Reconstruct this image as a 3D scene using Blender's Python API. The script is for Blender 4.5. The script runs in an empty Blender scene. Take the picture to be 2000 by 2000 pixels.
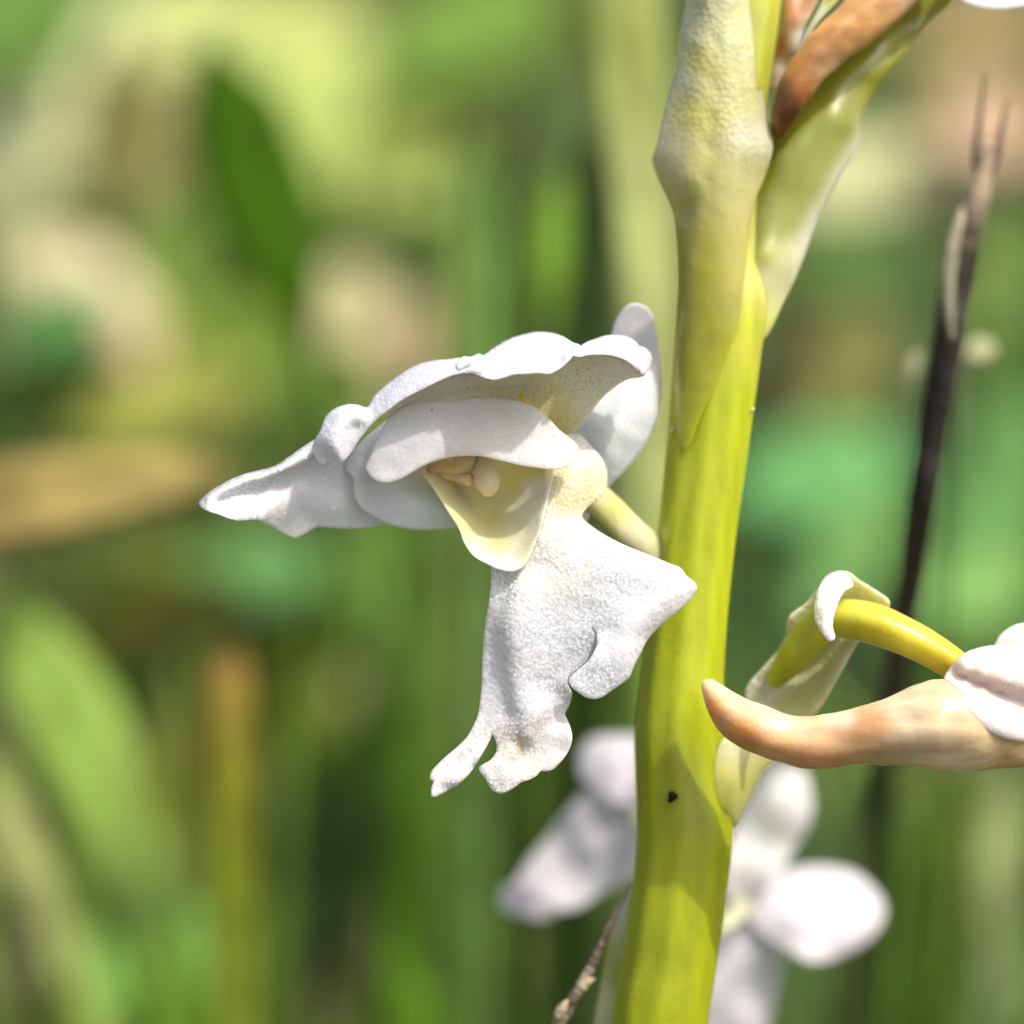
import bpy, math, random
import numpy as np
from mathutils import Vector, Matrix, noise
from mathutils.geometry import delaunay_2d_cdt

random.seed(7)
RNG = np.random.default_rng(7)
R = math.radians
SC = bpy.context.scene
COL = SC.collection

# ------------------------------------------------------------------ camera
DIST = 0.110            # lens to plane of focus, metres
HALF = 0.020 / DIST     # tan of half the field of view: 40 mm of scene at the plane of focus
PITCH = R(16)
CAM = Vector((0.0, -0.110, 0.158))
cam_d = bpy.data.cameras.new('camera')
cam_d.sensor_width = 36
cam_d.lens = 18 / HALF
cam_d.clip_start = 0.005
cam_d.clip_end = 200
cam_d.dof.use_dof = True
cam_d.dof.focus_distance = DIST
cam_d.dof.aperture_fstop = cam_d.lens / 4.5      # a 4.5 mm opening, as on a phone
cam = bpy.data.objects.new('camera', cam_d)
cam.location = CAM
cam.rotation_euler = (math.pi / 2 - PITCH, 0, 0)
COL.objects.link(cam)
SC.camera = cam
CR = Vector((1, 0, 0))
CU = Vector((0, math.sin(PITCH), math.cos(PITCH)))
CF = Vector((0, math.cos(PITCH), -math.sin(PITCH)))

# ------------------------------------------------------------------ daylight
SUN_EL, SUN_AZ = R(62), R(120)       # azimuth measured from +Y towards +X
SUN = Vector((math.sin(SUN_AZ) * math.cos(SUN_EL), math.cos(SUN_AZ) * math.cos(SUN_EL), math.sin(SUN_EL)))
w = bpy.data.worlds.new('World')
SC.world = w
w.use_nodes = True
nt = w.node_tree
for n in list(nt.nodes):
    nt.nodes.remove(n)
sky = nt.nodes.new('ShaderNodeTexSky')
sky.sky_type = 'NISHITA'
sky.sun_disc = False
sky.sun_elevation = SUN_EL
sky.sun_rotation = SUN_AZ
sky.dust_density = 6.0
sky.air_density = 0.8
sky.ozone_density = 0.6
bg = nt.nodes.new('ShaderNodeBackground')
bg.inputs['Strength'].default_value = 0.15
wo = nt.nodes.new('ShaderNodeOutputWorld')
nt.links.new(sky.outputs[0], bg.inputs[0])
nt.links.new(bg.outputs[0], wo.inputs[0])
sun_d = bpy.data.lights.new('sun', 'SUN')
sun_d.energy = 2.5
sun_d.angle = R(0.5)
sun_d.color = (1.0, 0.955, 0.89)
sun = bpy.data.objects.new('sun', sun_d)
sun.rotation_euler = SUN.to_track_quat('Z', 'Y').to_euler()
sun.location = (0.5, -0.5, 2)
COL.objects.link(sun)
SC.view_settings.view_transform = 'Standard'
SC.view_settings.look = 'None'
SC.view_settings.gamma = 1
SC.view_settings.exposure = 0.52
SC.cycles.use_denoising = True
SC.cycles.max_bounces = 10
SC.cycles.diffuse_bounces = 6
SC.cycles.sample_clamp_indirect = 6

# ------------------------------------------------------------------ helpers: placing
VIEWS = {'S': (0, 0, 1.0), 'W': (0, 0, 2000 / 1932), 'A': (850, 580, 500 / 1932), 'B': (370, 620, 600 / 1932),
         'C': (800, 950, 600 / 1932), 'D': (1340, 1080, 660 / 1932), 'E': (900, 1400, 900 / 1932),
         'F': (350, 550, 1050 / 1932), 'G': (1200, 0, 800 / 1932)}


def vw(view, x, y):
    ox, oy, k = VIEWS[view]
    return ox + x * k, oy + y * k


def P(x, y, d):
    """Point seen at (x, y) of a 2000 grid, d millimetres beyond the plane of focus."""
    z = DIST + d * 0.001
    return CAM + CF * z + CR * ((x - 1000) / 1000 * HALF * z) + CU * (-(y - 1000) / 1000 * HALF * z)


def Pn(xy, d):
    z = (DIST + d * 0.001)[:, None]
    cx, cy = (xy[:, 0:1] - 1000) / 1000 * HALF, -(xy[:, 1:2] - 1000) / 1000 * HALF
    return np.array(CAM)[None] + z * (np.array(CF)[None] + cx * np.array(CR)[None] + cy * np.array(CU)[None])


def px(d=0):
    return 2 * HALF * (DIST + d * 0.001) / 2000


def catmull(pts, closed, spacing, key=2):
    """Resample a polyline of rows (first `key` columns are the metric) as a Catmull-Rom curve."""
    p = np.array(pts, float)
    n = len(p)
    out = []
    segs = range(n if closed else n - 1)
    for i in segs:
        if closed:
            a, b, c, d = p[(i - 1) % n], p[i], p[(i + 1) % n], p[(i + 2) % n]
        else:
            a, b, c, d = p[max(i - 1, 0)], p[i], p[i + 1], p[min(i + 2, n - 1)]
        L = np.linalg.norm((c - b)[:key])
        m = max(1, int(round(L / spacing)))
        lab = max(np.linalg.norm((b - a)[:key]), 1e-9)
        lcd = max(np.linalg.norm((d - c)[:key]), 1e-9)
        m1 = (c - a) / (lab + L + 1e-9) * L
        m2 = (d - b) / (lcd + L + 1e-9) * L
        if not closed and i == 0: m1 = (c - b)
        if not closed and i == n - 2: m2 = (c - b)
        for j in range(m):
            t = j / m
            h1, h2 = 2 * t ** 3 - 3 * t ** 2 + 1, t ** 3 - 2 * t ** 2 + t
            h3, h4 = -2 * t ** 3 + 3 * t ** 2, t ** 3 - t ** 2
            out.append(h1 * b + h2 * m1 + h3 * c + h4 * m2)
    if not closed:
        out.append(p[-1])
    return np.array(out)


def tps(ctrl, smooth=1e-4):
    c = np.array(ctrl, float)
    xy = c[:, :2] / 300.0
    n = len(c)

    def phi(r2):
        return 0.5 * r2 * np.log(r2 + 1e-12)
    K = phi(((xy[:, None] - xy[None]) ** 2).sum(-1)) + smooth * np.eye(n)
    Pm = np.c_[np.ones(n), xy]
    M = np.zeros((n + 3, n + 3))
    M[:n, :n] = K
    M[:n, n:] = Pm
    M[n:, :n] = Pm.T
    rhs = np.r_[c[:, 2], np.zeros(3)]
    s = np.linalg.lstsq(M, rhs, rcond=None)[0]

    def f(q):
        q = np.asarray(q, float) / 300.0
        return phi(((q[:, None] - xy[None]) ** 2).sum(-1)) @ s[:n] + np.c_[np.ones(len(q)), q] @ s[n:]
    return f


def rgba(c):
    return tuple(c) if len(c) == 4 else tuple(c) + (1.0,)      # the fourth number: how granular the skin is there


def idw(ctrl, power=3.0):
    c = np.array([(a[0], a[1]) for a in ctrl], float)
    v = np.array([rgba(a[2]) for a in ctrl], float)

    def f(q):
        d2 = ((np.asarray(q, float)[:, None] - c[None]) ** 2).sum(-1) + 260.0
        wt = d2 ** (-power / 2)
        return (wt @ v) / wt.sum(1, keepdims=True)
    return f


def inside(poly, q):
    x, y = q[:, 0], q[:, 1]
    r = np.zeros(len(q), bool)
    px_, py_ = poly[:, 0], poly[:, 1]
    j = len(poly) - 1
    for i in range(len(poly)):
        c = ((py_[i] > y) != (py_[j] > y)) & (x < (px_[j] - px_[i]) * (y - py_[i]) / (py_[j] - py_[i] + 1e-12) + px_[i])
        r ^= c
        j = i
    return r


def fbm(pts, scale, seed=0):
    return np.array([noise.noise(Vector((p[0] * scale + seed, p[1] * scale - seed, p[2] * scale if len(p) > 2 else seed * .37))) for p in pts])


class MB:
    """Collects vertices, faces and pigment, then links ONE mesh object."""
    def __init__(s):
        s.v, s.f, s.c, s.n = [], [], [], 0

    def add(s, v, f, c):
        v = np.asarray(v, float)
        s.v.append(v)
        s.f += [tuple(int(i) + s.n for i in q) for q in f]
        c = np.asarray(c, float)
        if c.ndim == 1:
            c = np.repeat(np.array(rgba(c))[None], len(v), 0)
        elif c.shape[1] == 3:
            c = np.c_[c, np.ones(len(c))]
        s.c.append(c)
        s.n += len(v)
        return s

    def build(s, name, mat, parent=None, origin=None):
        v = np.concatenate(s.v)
        c = np.concatenate(s.c)
        if mat.get('white_tissue'):
            c[:, :3] = np.minimum(c[:, :3] * mat['white_tissue'], .86)
        if parent is not None:
            root = parent
            while root.parent: root = root.parent
            o_loc = np.array(root.location)
        else:
            o_loc = np.array(origin if origin is not None else v.mean(0))
        me = bpy.data.meshes.new(name)
        me.from_pydata((v - o_loc).tolist(), [], s.f)
        at = me.color_attributes.new('pigment', 'FLOAT_COLOR', 'POINT')
        at.data.foreach_set('color', c.ravel().astype(np.float32))
        me.polygons.foreach_set('use_smooth', [True] * len(me.polygons))
        me.materials.append(mat)
        me.update()
        ob = bpy.data.objects.new(name, me)
        COL.objects.link(ob)
        if parent is not None:
            ob.parent = parent
        else:
            ob.location = o_loc
        return ob


def sheet(mb, view, outline, depth, col, t=0.24, s=6.0, grain=0.0, ripple=(0.0, 0.02), taper=14.0, seed=0, dview=None, lift=None):
    """A petal, sepal or bract: traced rim, depth field in millimetres, real thickness with a rounded rim."""
    ol = catmull([vw(view, *p) for p in outline], True, s)
    pts_d = []
    for q in depth:                       # a list inside the list is a ridge or valley line
        pts_d += [tuple(r) for r in catmull(q, False, 45)] if isinstance(q, list) else [q]
    dc = [vw(dview or view, a, b) + (d,) for a, b, d in pts_d]
    df = tps(dc)
    if isinstance(col, list):
        cl_ = []
        for q in col:                     # a list inside the list is a stripe of pigment
            if isinstance(q, list):
                for (xa, ya, ca), (xb, yb, cb) in zip(q[:-1], q[1:]):
                    m_ = max(2, int(math.hypot(xb - xa, yb - ya) / 40))
                    ca, cb = np.array(rgba(ca)), np.array(rgba(cb))
                    cl_ += [(xa + (xb - xa) * k / m_, ya + (yb - ya) * k / m_, tuple(ca + (cb - ca) * k / m_)) for k in range(m_)]
                cl_.append(q[-1])
            else:
                cl_.append(q)
        cf = idw([vw(dview or view, a, b) + (c,) for a, b, c in cl_])
    else:
        cf = None
    lo, hi = ol.min(0), ol.max(0)
    gx = np.arange(lo[0], hi[0], s)
    gy = np.arange(lo[1], hi[1], s * 0.866)
    g = np.array([(x + (0.5 * s if k % 2 else 0), y) for k, y in enumerate(gy) for x in gx])
    g = g[inside(ol, g)]
    g = g + RNG.uniform(-.22 * s, .22 * s, g.shape)
    dmin = np.sqrt(((g[:, None, :] - ol[None]) ** 2).sum(-1).min(1)) if len(g) * len(ol) < 3e7 else np.concatenate(
        [np.sqrt(((h[:, None, :] - ol[None]) ** 2).sum(-1).min(1)) for h in np.array_split(g, 20)])
    g = g[dmin > 0.62 * s]
    pts = np.r_[ol, g]
    nb = len(ol)
    v2, _, tri, orig_v, _, _ = delaunay_2d_cdt([Vector(p) for p in pts], [(i, (i + 1) % nb) for i in range(nb)], [], 1, 1e-4)
    q = np.array([tuple(p) for p in v2])
    tri = np.array([f for f in tri if len(f) == 3])
    d = df(q)
    if ripple[0]:
        d = d + ripple[0] * fbm(q, ripple[1], seed + 3.1)
    if lift:                              # a cut in the tissue: its two sides part
        ox_, oy_, k_ = VIEWS[view]
        d = d + lift((q[:, 0] - ox_) / k_, (q[:, 1] - oy_) / k_)
    p3 = Pn(q, d)
    # boundary edges from the triangles
    cnt = {}
    for f in tri:
        for a, b in ((f[0], f[1]), (f[1], f[2]), (f[2], f[0])):
            cnt[(a, b)] = cnt.get((a, b), 0) + 1
    bnd = [(a, b) for (a, b) in cnt if (b, a) not in cnt]
    nr = np.zeros_like(p3)
    fn = np.cross(p3[tri[:, 1]] - p3[tri[:, 0]], p3[tri[:, 2]] - p3[tri[:, 0]])
    for k in range(3):
        np.add.at(nr, tri[:, k], fn)
    nr /= np.linalg.norm(nr, axis=1, keepdims=True) + 1e-20
    if ((np.array(CAM) - p3) * nr).sum() < 0:
        nr = -nr
        tri = tri[:, ::-1]
        bnd = [(b, a) for a, b in bnd]
    bi = sorted({a for e in bnd for a in e})
    dist = np.concatenate([np.sqrt(((h[:, None, :] - ol[None]) ** 2).sum(-1).min(1)) for h in np.array_split(q, 24)])
    th = t * 0.001 * (0.45 + 0.55 * np.clip(dist / taper, 0, 1) ** 0.6)[:, None] / 2
    gj = grain * 0.001 * RNG.normal(0, 1, (len(q), 1)) if grain else 0
    front = p3 + nr * (th + gj)
    back = p3 - nr * (th + (grain * 0.0005 * RNG.normal(0, 1, (len(q), 1)) if grain else 0))
    # rim ring pushed outwards
    out = np.zeros_like(p3)
    for a, b in bnd:
        e = p3[b] - p3[a]
        o = np.cross(e, nr[a])
        out[a] += o
        out[b] += o
    out /= np.linalg.norm(out, axis=1, keepdims=True) + 1e-20
    rim = p3[bi] + out[bi] * th[bi] * 0.9
    n = len(q)
    rid = {a: 2 * n + k for k, a in enumerate(bi)}
    faces = [tuple(f) for f in tri] + [(f[0] + n, f[2] + n, f[1] + n) for f in tri]
    for a, b in bnd:
        faces.append((b, a, rid[a], rid[b]))
        faces.append((rid[b], rid[a], a + n, b + n))
    cc = cf(q) if cf else np.repeat(np.array(rgba(col), float)[None], n, 0)
    mb.add(np.r_[front, back, rim], faces, np.r_[cc, cc, cc[bi]])
    return mb


def tube(mb, view, path, col, seg=20, step=8.0, rough=0.0, rscale=0.02, ridges=(0, 0.0), cap=(True, True), seed=0, flat=1.0):
    """A round organ along rows (x, y, depth mm, radius px)."""
    rows = []
    for r in path:
        x, y = vw(view, r[0], r[1])
        rows.append((x, y, r[2], r[3] * VIEWS[view][2]))
    a = catmull(rows, False, step)
    c = np.array([tuple(P(*r[:3])) for r in a])
    rad = np.array([r[3] * px(r[2]) for r in a])
    n = len(c)
    T = np.gradient(c, axis=0)
    T /= np.linalg.norm(T, axis=1, keepdims=True)
    side = np.cross(T, np.array(CF))
    side /= np.linalg.norm(side, axis=1, keepdims=True)
    dep = np.cross(side, T)
    vs, cs = [], []
    cf = idw([vw(view, q[0], q[1]) + (q[2],) for q in col]) if isinstance(col, list) else None
    th = np.linspace(0, 2 * math.pi, seg, endpoint=False)
    k0, k1 = ([0.0, 0.55, 0.85] if cap[0] else [1.0]), ([0.85, 0.55, 0.0] if cap[1] else [1.0])
    rings = []
    if cap[0]:
        for k, off in ((0.02, 0.55), (0.6, 0.42), (0.88, 0.2)):
            rings.append((c[0] - T[0] * rad[0] * off, rad[0] * k, 0))
    for i in range(n):
        rings.append((c[i], rad[i], i))
    if cap[1]:
        for k, off in ((0.88, 0.2), (0.6, 0.42), (0.02, 0.55)):
            rings.append((c[-1] + T[-1] * rad[-1] * off, rad[-1] * k, n - 1))
    for cc, rr, i in rings:
        rv = rr * (1 + ridges[1] * np.cos(ridges[0] * th + 0.6))
        ring = cc[None] + (np.cos(th) * rv)[:, None] * side[i][None] + (np.sin(th) * rv * flat)[:, None] * dep[i][None]
        if rough:
            nz = fbm(ring * 1000, rscale * 50, seed)
            nv = (ring - cc[None])
            ring = ring + nv * (rough * nz)[:, None]
        vs.append(ring)
        # pigment read at the projected place on the organ
        u = (a[i, 0] + np.cos(th) * a[i, 3])
        v = np.full(seg, a[i, 1])
        tx = np.array([T[i] @ np.array(CR), -(T[i] @ np.array(CU))])
        sx = np.array([side[i] @ np.array(CR), -(side[i] @ np.array(CU))])
        q = np.c_[a[i, 0] + np.cos(th) * a[i, 3] * sx[0], a[i, 1] + np.cos(th) * a[i, 3] * sx[1]]
        cs.append(cf(q) if cf else np.repeat(np.array(rgba(col), float)[None], seg, 0))
    m = len(rings)
    f = []
    for i in range(m - 1):
        for j in range(seg):
            jn = (j + 1) % seg
            f.append((i * seg + j, i * seg + jn, (i + 1) * seg + jn, (i + 1) * seg + j))
    f.append(tuple(range(seg)))
    f.append(tuple((m - 1) * seg + j for j in reversed(range(seg))))
    mb.add(np.concatenate(vs), f, np.concatenate(cs))
    return mb


def blade(mb, pts, widths, normal, cols, keel=0.12, t=0.00025, sub=6):
    """A leaf or grass blade: lens section with a keel along world points."""
    p = np.array([tuple(q) for q in pts], float)
    wv = np.array(widths, float)
    cv = np.array(cols, float)
    if cv.ndim == 1:
        cv = np.repeat(cv[None], len(p), 0)
    L = np.linalg.norm(np.diff(p, axis=0), axis=1).sum()
    a = catmull(np.c_[p, wv, cv], False, L / (sub * (len(p) - 1)), key=3)
    c = a[:, :3]
    wd = np.maximum(a[:, 3], 0.0001)
    T = np.gradient(c, axis=0)
    T /= np.linalg.norm(T, axis=1, keepdims=True) + 1e-15
    N = np.array(normal, float)[None]
    side = np.cross(T, N)
    side /= np.linalg.norm(side, axis=1, keepdims=True) + 1e-15
    nn = np.cross(side, T)
    prof = [(-1, 0, 0), (-.5, -.55, .8), (0, -1, 1), (.5, -.55, .8), (1, 0, 0), (.5, -.55, -.8), (0, -1, -1), (-.5, -.55, -.8)]
    vs = []
    for x, k, h in prof:
        vs.append(c + side * (x * wd / 2)[:, None] + nn * (k * keel * wd + h * np.minimum(t, wd * .2))[:, None])
    n, m = len(c), len(prof)
    v = np.stack(vs, 1).reshape(-1, 3)
    f = []
    for i in range(n - 1):
        for j in range(m):
            jn = (j + 1) % m
            f.append((i * m + j, i * m + jn, (i + 1) * m + jn, (i + 1) * m + j))
    f.append(tuple(range(m)))
    f.append(tuple((n - 1) * m + j for j in reversed(range(m))))
    mb.add(v, f, np.repeat(a[:, 4:7], m, 0))
    return mb


def thing(name, label, cat, loc, group=None):
    o = bpy.data.objects.new(name, None)
    o.empty_display_size = 0.01
    o.location = loc
    o['label'], o['category'] = label, cat
    if group: o['group'] = group
    COL.objects.link(o)
    return o


def tag(o, label=None, cat=None, group=None, kind=None):
    for k, v in (('label', label), ('category', cat), ('group', group), ('kind', kind)):
        if v: o[k] = v
    return o


# ------------------------------------------------------------------ materials
def organic(name, sss=0.6, radius=(0.9, 0.7, 0.5), rsize=0.0006, rough=0.42, spec=0.5, bump=0.3, cell=9000.0, blotch=0.08,
            speck=0.0, trans=0.0, sheen=0.0, streak=0.0, glint=0.0, mottle=0.0, papilla=0.0, wet=0.0, fibre=(1600, 1600, 55)):
    """Plant tissue: pigment of the mesh, a little blotching, a fine cell relief."""
    m = bpy.data.materials.new(name)
    m.use_nodes = True
    t = m.node_tree
    t.nodes.clear()
    N, Lk = t.nodes.new, t.links.new
    out = N('ShaderNodeOutputMaterial')
    b = N('ShaderNodeBsdfPrincipled')
    at = N('ShaderNodeAttribute')
    at.attribute_name = 'pigment'
    co = N('ShaderNodeTexCoord')
    nz = N('ShaderNodeTexNoise')
    nz.inputs['Scale'].default_value = cell * 0.07
    nz.inputs['Detail'].default_value = 5
    Lk(co.outputs['Object'], nz.inputs['Vector'])
    mr = N('ShaderNodeMapRange')
    mr.inputs['From Min'].default_value = 0.3
    mr.inputs['From Max'].default_value = 0.7
    mr.inputs['To Min'].default_value = 1 - blotch
    mr.inputs['To Max'].default_value = 1 + blotch
    Lk(nz.outputs['Fac'], mr.inputs['Value'])
    mx = N('ShaderNodeVectorMath')
    mx.operation = 'SCALE'
    Lk(at.outputs['Color'], mx.inputs[0])
    Lk(mr.outputs[0], mx.inputs['Scale'])
    colour = mx.outputs[0]
    if streak:                            # lengthwise fibres
        mp = N('ShaderNodeMapping')
        mp.inputs['Scale'].default_value = fibre
        Lk(co.outputs['Object'], mp.inputs['Vector'])
        ns = N('ShaderNodeTexNoise')
        ns.inputs['Scale'].default_value = 1
        ns.inputs['Detail'].default_value = 3
        Lk(mp.outputs[0], ns.inputs['Vector'])
        m2 = N('ShaderNodeMapRange')
        m2.inputs['From Min'].default_value = 0.3
        m2.inputs['From Max'].default_value = 0.7
        m2.inputs['To Min'].default_value = 1 - streak
        m2.inputs['To Max'].default_value = 1 + streak
        Lk(ns.outputs['Fac'], m2.inputs['Value'])
        sc2 = N('ShaderNodeVectorMath')
        sc2.operation = 'SCALE'
        Lk(colour, sc2.inputs[0])
        Lk(m2.outputs[0], sc2.inputs['Scale'])
        colour = sc2.outputs[0]
    vo = N('ShaderNodeTexVoronoi')
    vo.inputs['Scale'].default_value = cell
    Lk(co.outputs['Object'], vo.inputs['Vector'])
    if speck:
        v2 = N('ShaderNodeTexVoronoi')
        v2.inputs['Scale'].default_value = cell * 0.22
        Lk(co.outputs['Object'], v2.inputs['Vector'])
        lt = N('ShaderNodeMath')
        lt.operation = 'LESS_THAN'
        lt.inputs[1].default_value = 0.085
        Lk(v2.outputs['Distance'], lt.inputs[0])
        sp = N('ShaderNodeSeparateColor')
        Lk(v2.outputs['Color'], sp.inputs[0])
        gt = N('ShaderNodeMath')
        gt.operation = 'GREATER_THAN'
        gt.inputs[1].default_value = 1 - speck
        Lk(sp.outputs[0], gt.inputs[0])
        mu = N('ShaderNodeMath')
        mu.operation = 'MULTIPLY'
        Lk(lt.outputs[0], mu.inputs[0])
        Lk(gt.outputs[0], mu.inputs[1])
        mm = N('ShaderNodeMix')
        mm.data_type = 'RGBA'
        Lk(mu.outputs[0], mm.inputs['Factor'])
        Lk(colour, mm.inputs['A'])
        mm.inputs['B'].default_value = (0.22, 0.17, 0.13, 1)
        colour = mm.outputs['Result']
    if papilla:                           # milky cell domes with clearer seams between
        vp = N('ShaderNodeTexVoronoi')
        vp.inputs['Scale'].default_value = cell * 0.9
        Lk(co.outputs['Object'], vp.inputs['Vector'])
        rp_ = N('ShaderNodeMapRange')
        rp_.inputs['From Min'].default_value = 0.12
        rp_.inputs['From Max'].default_value = 0.62
        rp_.inputs['To Min'].default_value = papilla
        rp_.inputs['To Max'].default_value = -papilla
        Lk(vp.outputs['Distance'], rp_.inputs['Value'])
        ap_ = N('ShaderNodeMath')
        ap_.operation = 'MULTIPLY_ADD'
        ap_.inputs[2].default_value = 1.0
        Lk(rp_.outputs[0], ap_.inputs[0])
        Lk(at.outputs['Alpha'], ap_.inputs[1])
        sp_ = N('ShaderNodeVectorMath')
        sp_.operation = 'SCALE'
        Lk(colour, sp_.inputs[0])
        Lk(ap_.outputs[0], sp_.inputs['Scale'])
        colour = sp_.outputs[0]
    if mottle:                            # dark pores where the skin is thin
        v3 = N('ShaderNodeTexVoronoi')
        v3.inputs['Scale'].default_value = cell * 0.85
        Lk(co.outputs['Object'], v3.inputs['Vector'])
        r3 = N('ShaderNodeMapRange')
        r3.inputs['From Min'].default_value = 0.10
        r3.inputs['From Max'].default_value = 0.50
        r3.inputs['To Min'].default_value = 1
        r3.inputs['To Max'].default_value = 0
        Lk(v3.outputs['Distance'], r3.inputs['Value'])
        s3 = N('ShaderNodeSeparateColor')
        Lk(v3.outputs['Color'], s3.inputs[0])
        q3 = N('ShaderNodeMath')
        q3.operation = 'MULTIPLY'
        Lk(r3.outputs[0], q3.inputs[0])
        Lk(s3.outputs[0], q3.inputs[1])
        i3 = N('ShaderNodeMath')
        i3.operation = 'SUBTRACT'
        i3.inputs[0].default_value = 1
        Lk(at.outputs['Alpha'], i3.inputs[1])
        w3_ = N('ShaderNodeMath')
        w3_.operation = 'MULTIPLY'
        w3_.use_clamp = True
        Lk(q3.outputs[0], w3_.inputs[0])
        Lk(i3.outputs[0], w3_.inputs[1])
        k3 = N('ShaderNodeMath')
        k3.operation = 'MULTIPLY'
        k3.inputs[1].default_value = mottle
        Lk(w3_.outputs[0], k3.inputs[0])
        x3 = N('ShaderNodeMix')
        x3.data_type = 'RGBA'
        Lk(k3.outputs[0], x3.inputs['Factor'])
        Lk(colour, x3.inputs['A'])
        x3.inputs['B'].default_value = (.10, .085, .04, 1)
        colour = x3.outputs['Result']
    Lk(colour, b.inputs['Base Color'])
    b.inputs['Roughness'].default_value = rough
    b.inputs['Specular IOR Level'].default_value = spec
    b.inputs['Subsurface Weight'].default_value = sss
    b.inputs['Subsurface Radius'].default_value = radius
    b.inputs['Subsurface Scale'].default_value = rsize
    b.inputs['Sheen Weight'].default_value = sheen
    if bump:
        n2 = N('ShaderNodeTexNoise')
        n2.inputs['Scale'].default_value = cell * 0.35
        n2.inputs['Detail'].default_value = 3
        Lk(co.outputs['Object'], n2.inputs['Vector'])
        ad = N('ShaderNodeMath')
        Lk(vo.outputs['Distance'], ad.inputs[0])
        Lk(n2.outputs['Fac'], ad.inputs[1])
        bp = N('ShaderNodeBump')
        bp.inputs['Strength'].default_value = bump
        bp.inputs['Distance'].default_value = 0.6 / cell
        Lk(ad.outputs[0], bp.inputs['Height'])
        bs = N('ShaderNodeMath')
        bs.operation = 'MULTIPLY'
        bs.inputs[0].default_value = bump
        Lk(at.outputs['Alpha'], bs.inputs[1])
        Lk(bs.outputs[0], bp.inputs['Strength'])
        Lk(bp.outputs[0], b.inputs['Normal'])
    if glint:                             # cells that each mirror the sun their own way
        vg = N('ShaderNodeTexVoronoi')
        vg.inputs['Scale'].default_value = cell * 0.9
        Lk(co.outputs['Object'], vg.inputs['Vector'])
        bg_ = N('ShaderNodeBump')
        bg_.inputs['Strength'].default_value = 1.0
        bg_.inputs['Distance'].default_value = 1.6 / cell
        Lk(vg.outputs['Distance'], bg_.inputs['Height'])
        gm_ = N('ShaderNodeMath')
        gm_.operation = 'MULTIPLY'
        gm_.inputs[0].default_value = glint
        Lk(at.outputs['Alpha'], gm_.inputs[1])
        Lk(gm_.outputs[0], b.inputs['Coat Weight'])
        b.inputs['Coat Roughness'].default_value = 0.23
        b.inputs['Coat IOR'].default_value = 1.85
        Lk(bg_.outputs[0], b.inputs['Coat Normal'])
    if wet:
        b.inputs['Coat Weight'].default_value = wet
        b.inputs['Coat Roughness'].default_value = 0.3
    sh = b.outputs[0]
    if trans:
        tr = N('ShaderNodeBsdfTranslucent')
        Lk(colour, tr.inputs['Color'])
        ms = N('ShaderNodeMixShader')
        ms.inputs[0].default_value = trans
        Lk(sh, ms.inputs[1])
        Lk(tr.outputs[0], ms.inputs[2])
        sh = ms.outputs[0]
    Lk(sh, out.inputs['Surface'])
    return m


M_PETAL = organic('white_petal', sss=0.85, radius=(1, .93, .84), rsize=0.0007, rough=0.48, spec=0.3, bump=0.25, cell=8500, blotch=0.06, speck=0.05, papilla=.05, glint=.15, mottle=.28)
M_HOOD = organic('hood_petal', sss=0.8, radius=(1, .92, .78), rsize=0.0006, rough=0.42, spec=0.4, bump=0.22, cell=8500, blotch=0.05, mottle=0.9, glint=.45, papilla=.08)
M_LIP = organic('sparkling_lip', sss=0.72, radius=(1, .95, .88), rsize=0.0005, rough=0.4, spec=0.4, bump=0.34, cell=7800, blotch=0.03, glint=1.0, papilla=.20)
for m_, k_ in ((M_PETAL, 1.36), (M_HOOD, 1.2), (M_LIP, 1.34)):
    m_['white_tissue'] = k_
M_THROAT = organic('yellow_throat', sss=0.9, radius=(1, .85, .5), rsize=0.0008, rough=0.5, spec=0.3, bump=0.15, cell=7000, blotch=0.12)
M_STEM = organic('stem_skin', sss=0.9, radius=(1, 1, .15), rsize=0.0011, rough=0.36, spec=0.3, bump=0.10, cell=4200, blotch=0.06, streak=0.10, wet=.5)
M_BRACT = organic('bract_skin', sss=0.55, radius=(1, 1, .3), rsize=0.0008, rough=0.26, spec=0.55, bump=0.34, cell=4400, blotch=0.07, streak=0.08, wet=.35)
M_WILT = organic('wilted_petal', sss=0.9, radius=(1, .6, .3), rsize=0.0014, rough=0.42, spec=0.3, bump=0.12, cell=5000, blotch=0.20, speck=0.06, streak=.2, fibre=(140, 1500, 1500), wet=.25)
M_LEAF = organic('leaf', sss=0.0, rough=0.5, spec=0.09, bump=0.2, cell=2600, blotch=0.38, trans=0.22)
M_DRY = organic('dry_stalk', sss=0.0, rough=0.75, spec=0.2, bump=0.6, cell=3500, blotch=0.35)

# ------------------------------------------------------------------ pigments (linear)
WHITE = (0.58, 0.57, 0.59)
PINK = (0.60, 0.555, 0.54)
CREAM = (0.76, 0.72, 0.58)
YEL = (0.72, 0.61, 0.26)
YEL2 = (0.66, 0.555, 0.21)

# ------------------------------------------------------------------ the orchid
base = P(1230, 2600, 7)
base.z = 0
orchid = thing('orchid_plant', 'white flowered orchid with thick yellow green stem, in focus at centre right', 'orchid', base)

STEM = (0.42, 0.475, 0.008)
STEM2 = (0.35, 0.39, 0.005)
ST_D = 4.6
bp_ = P(1290, 2000, ST_D)
s = MB()
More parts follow.
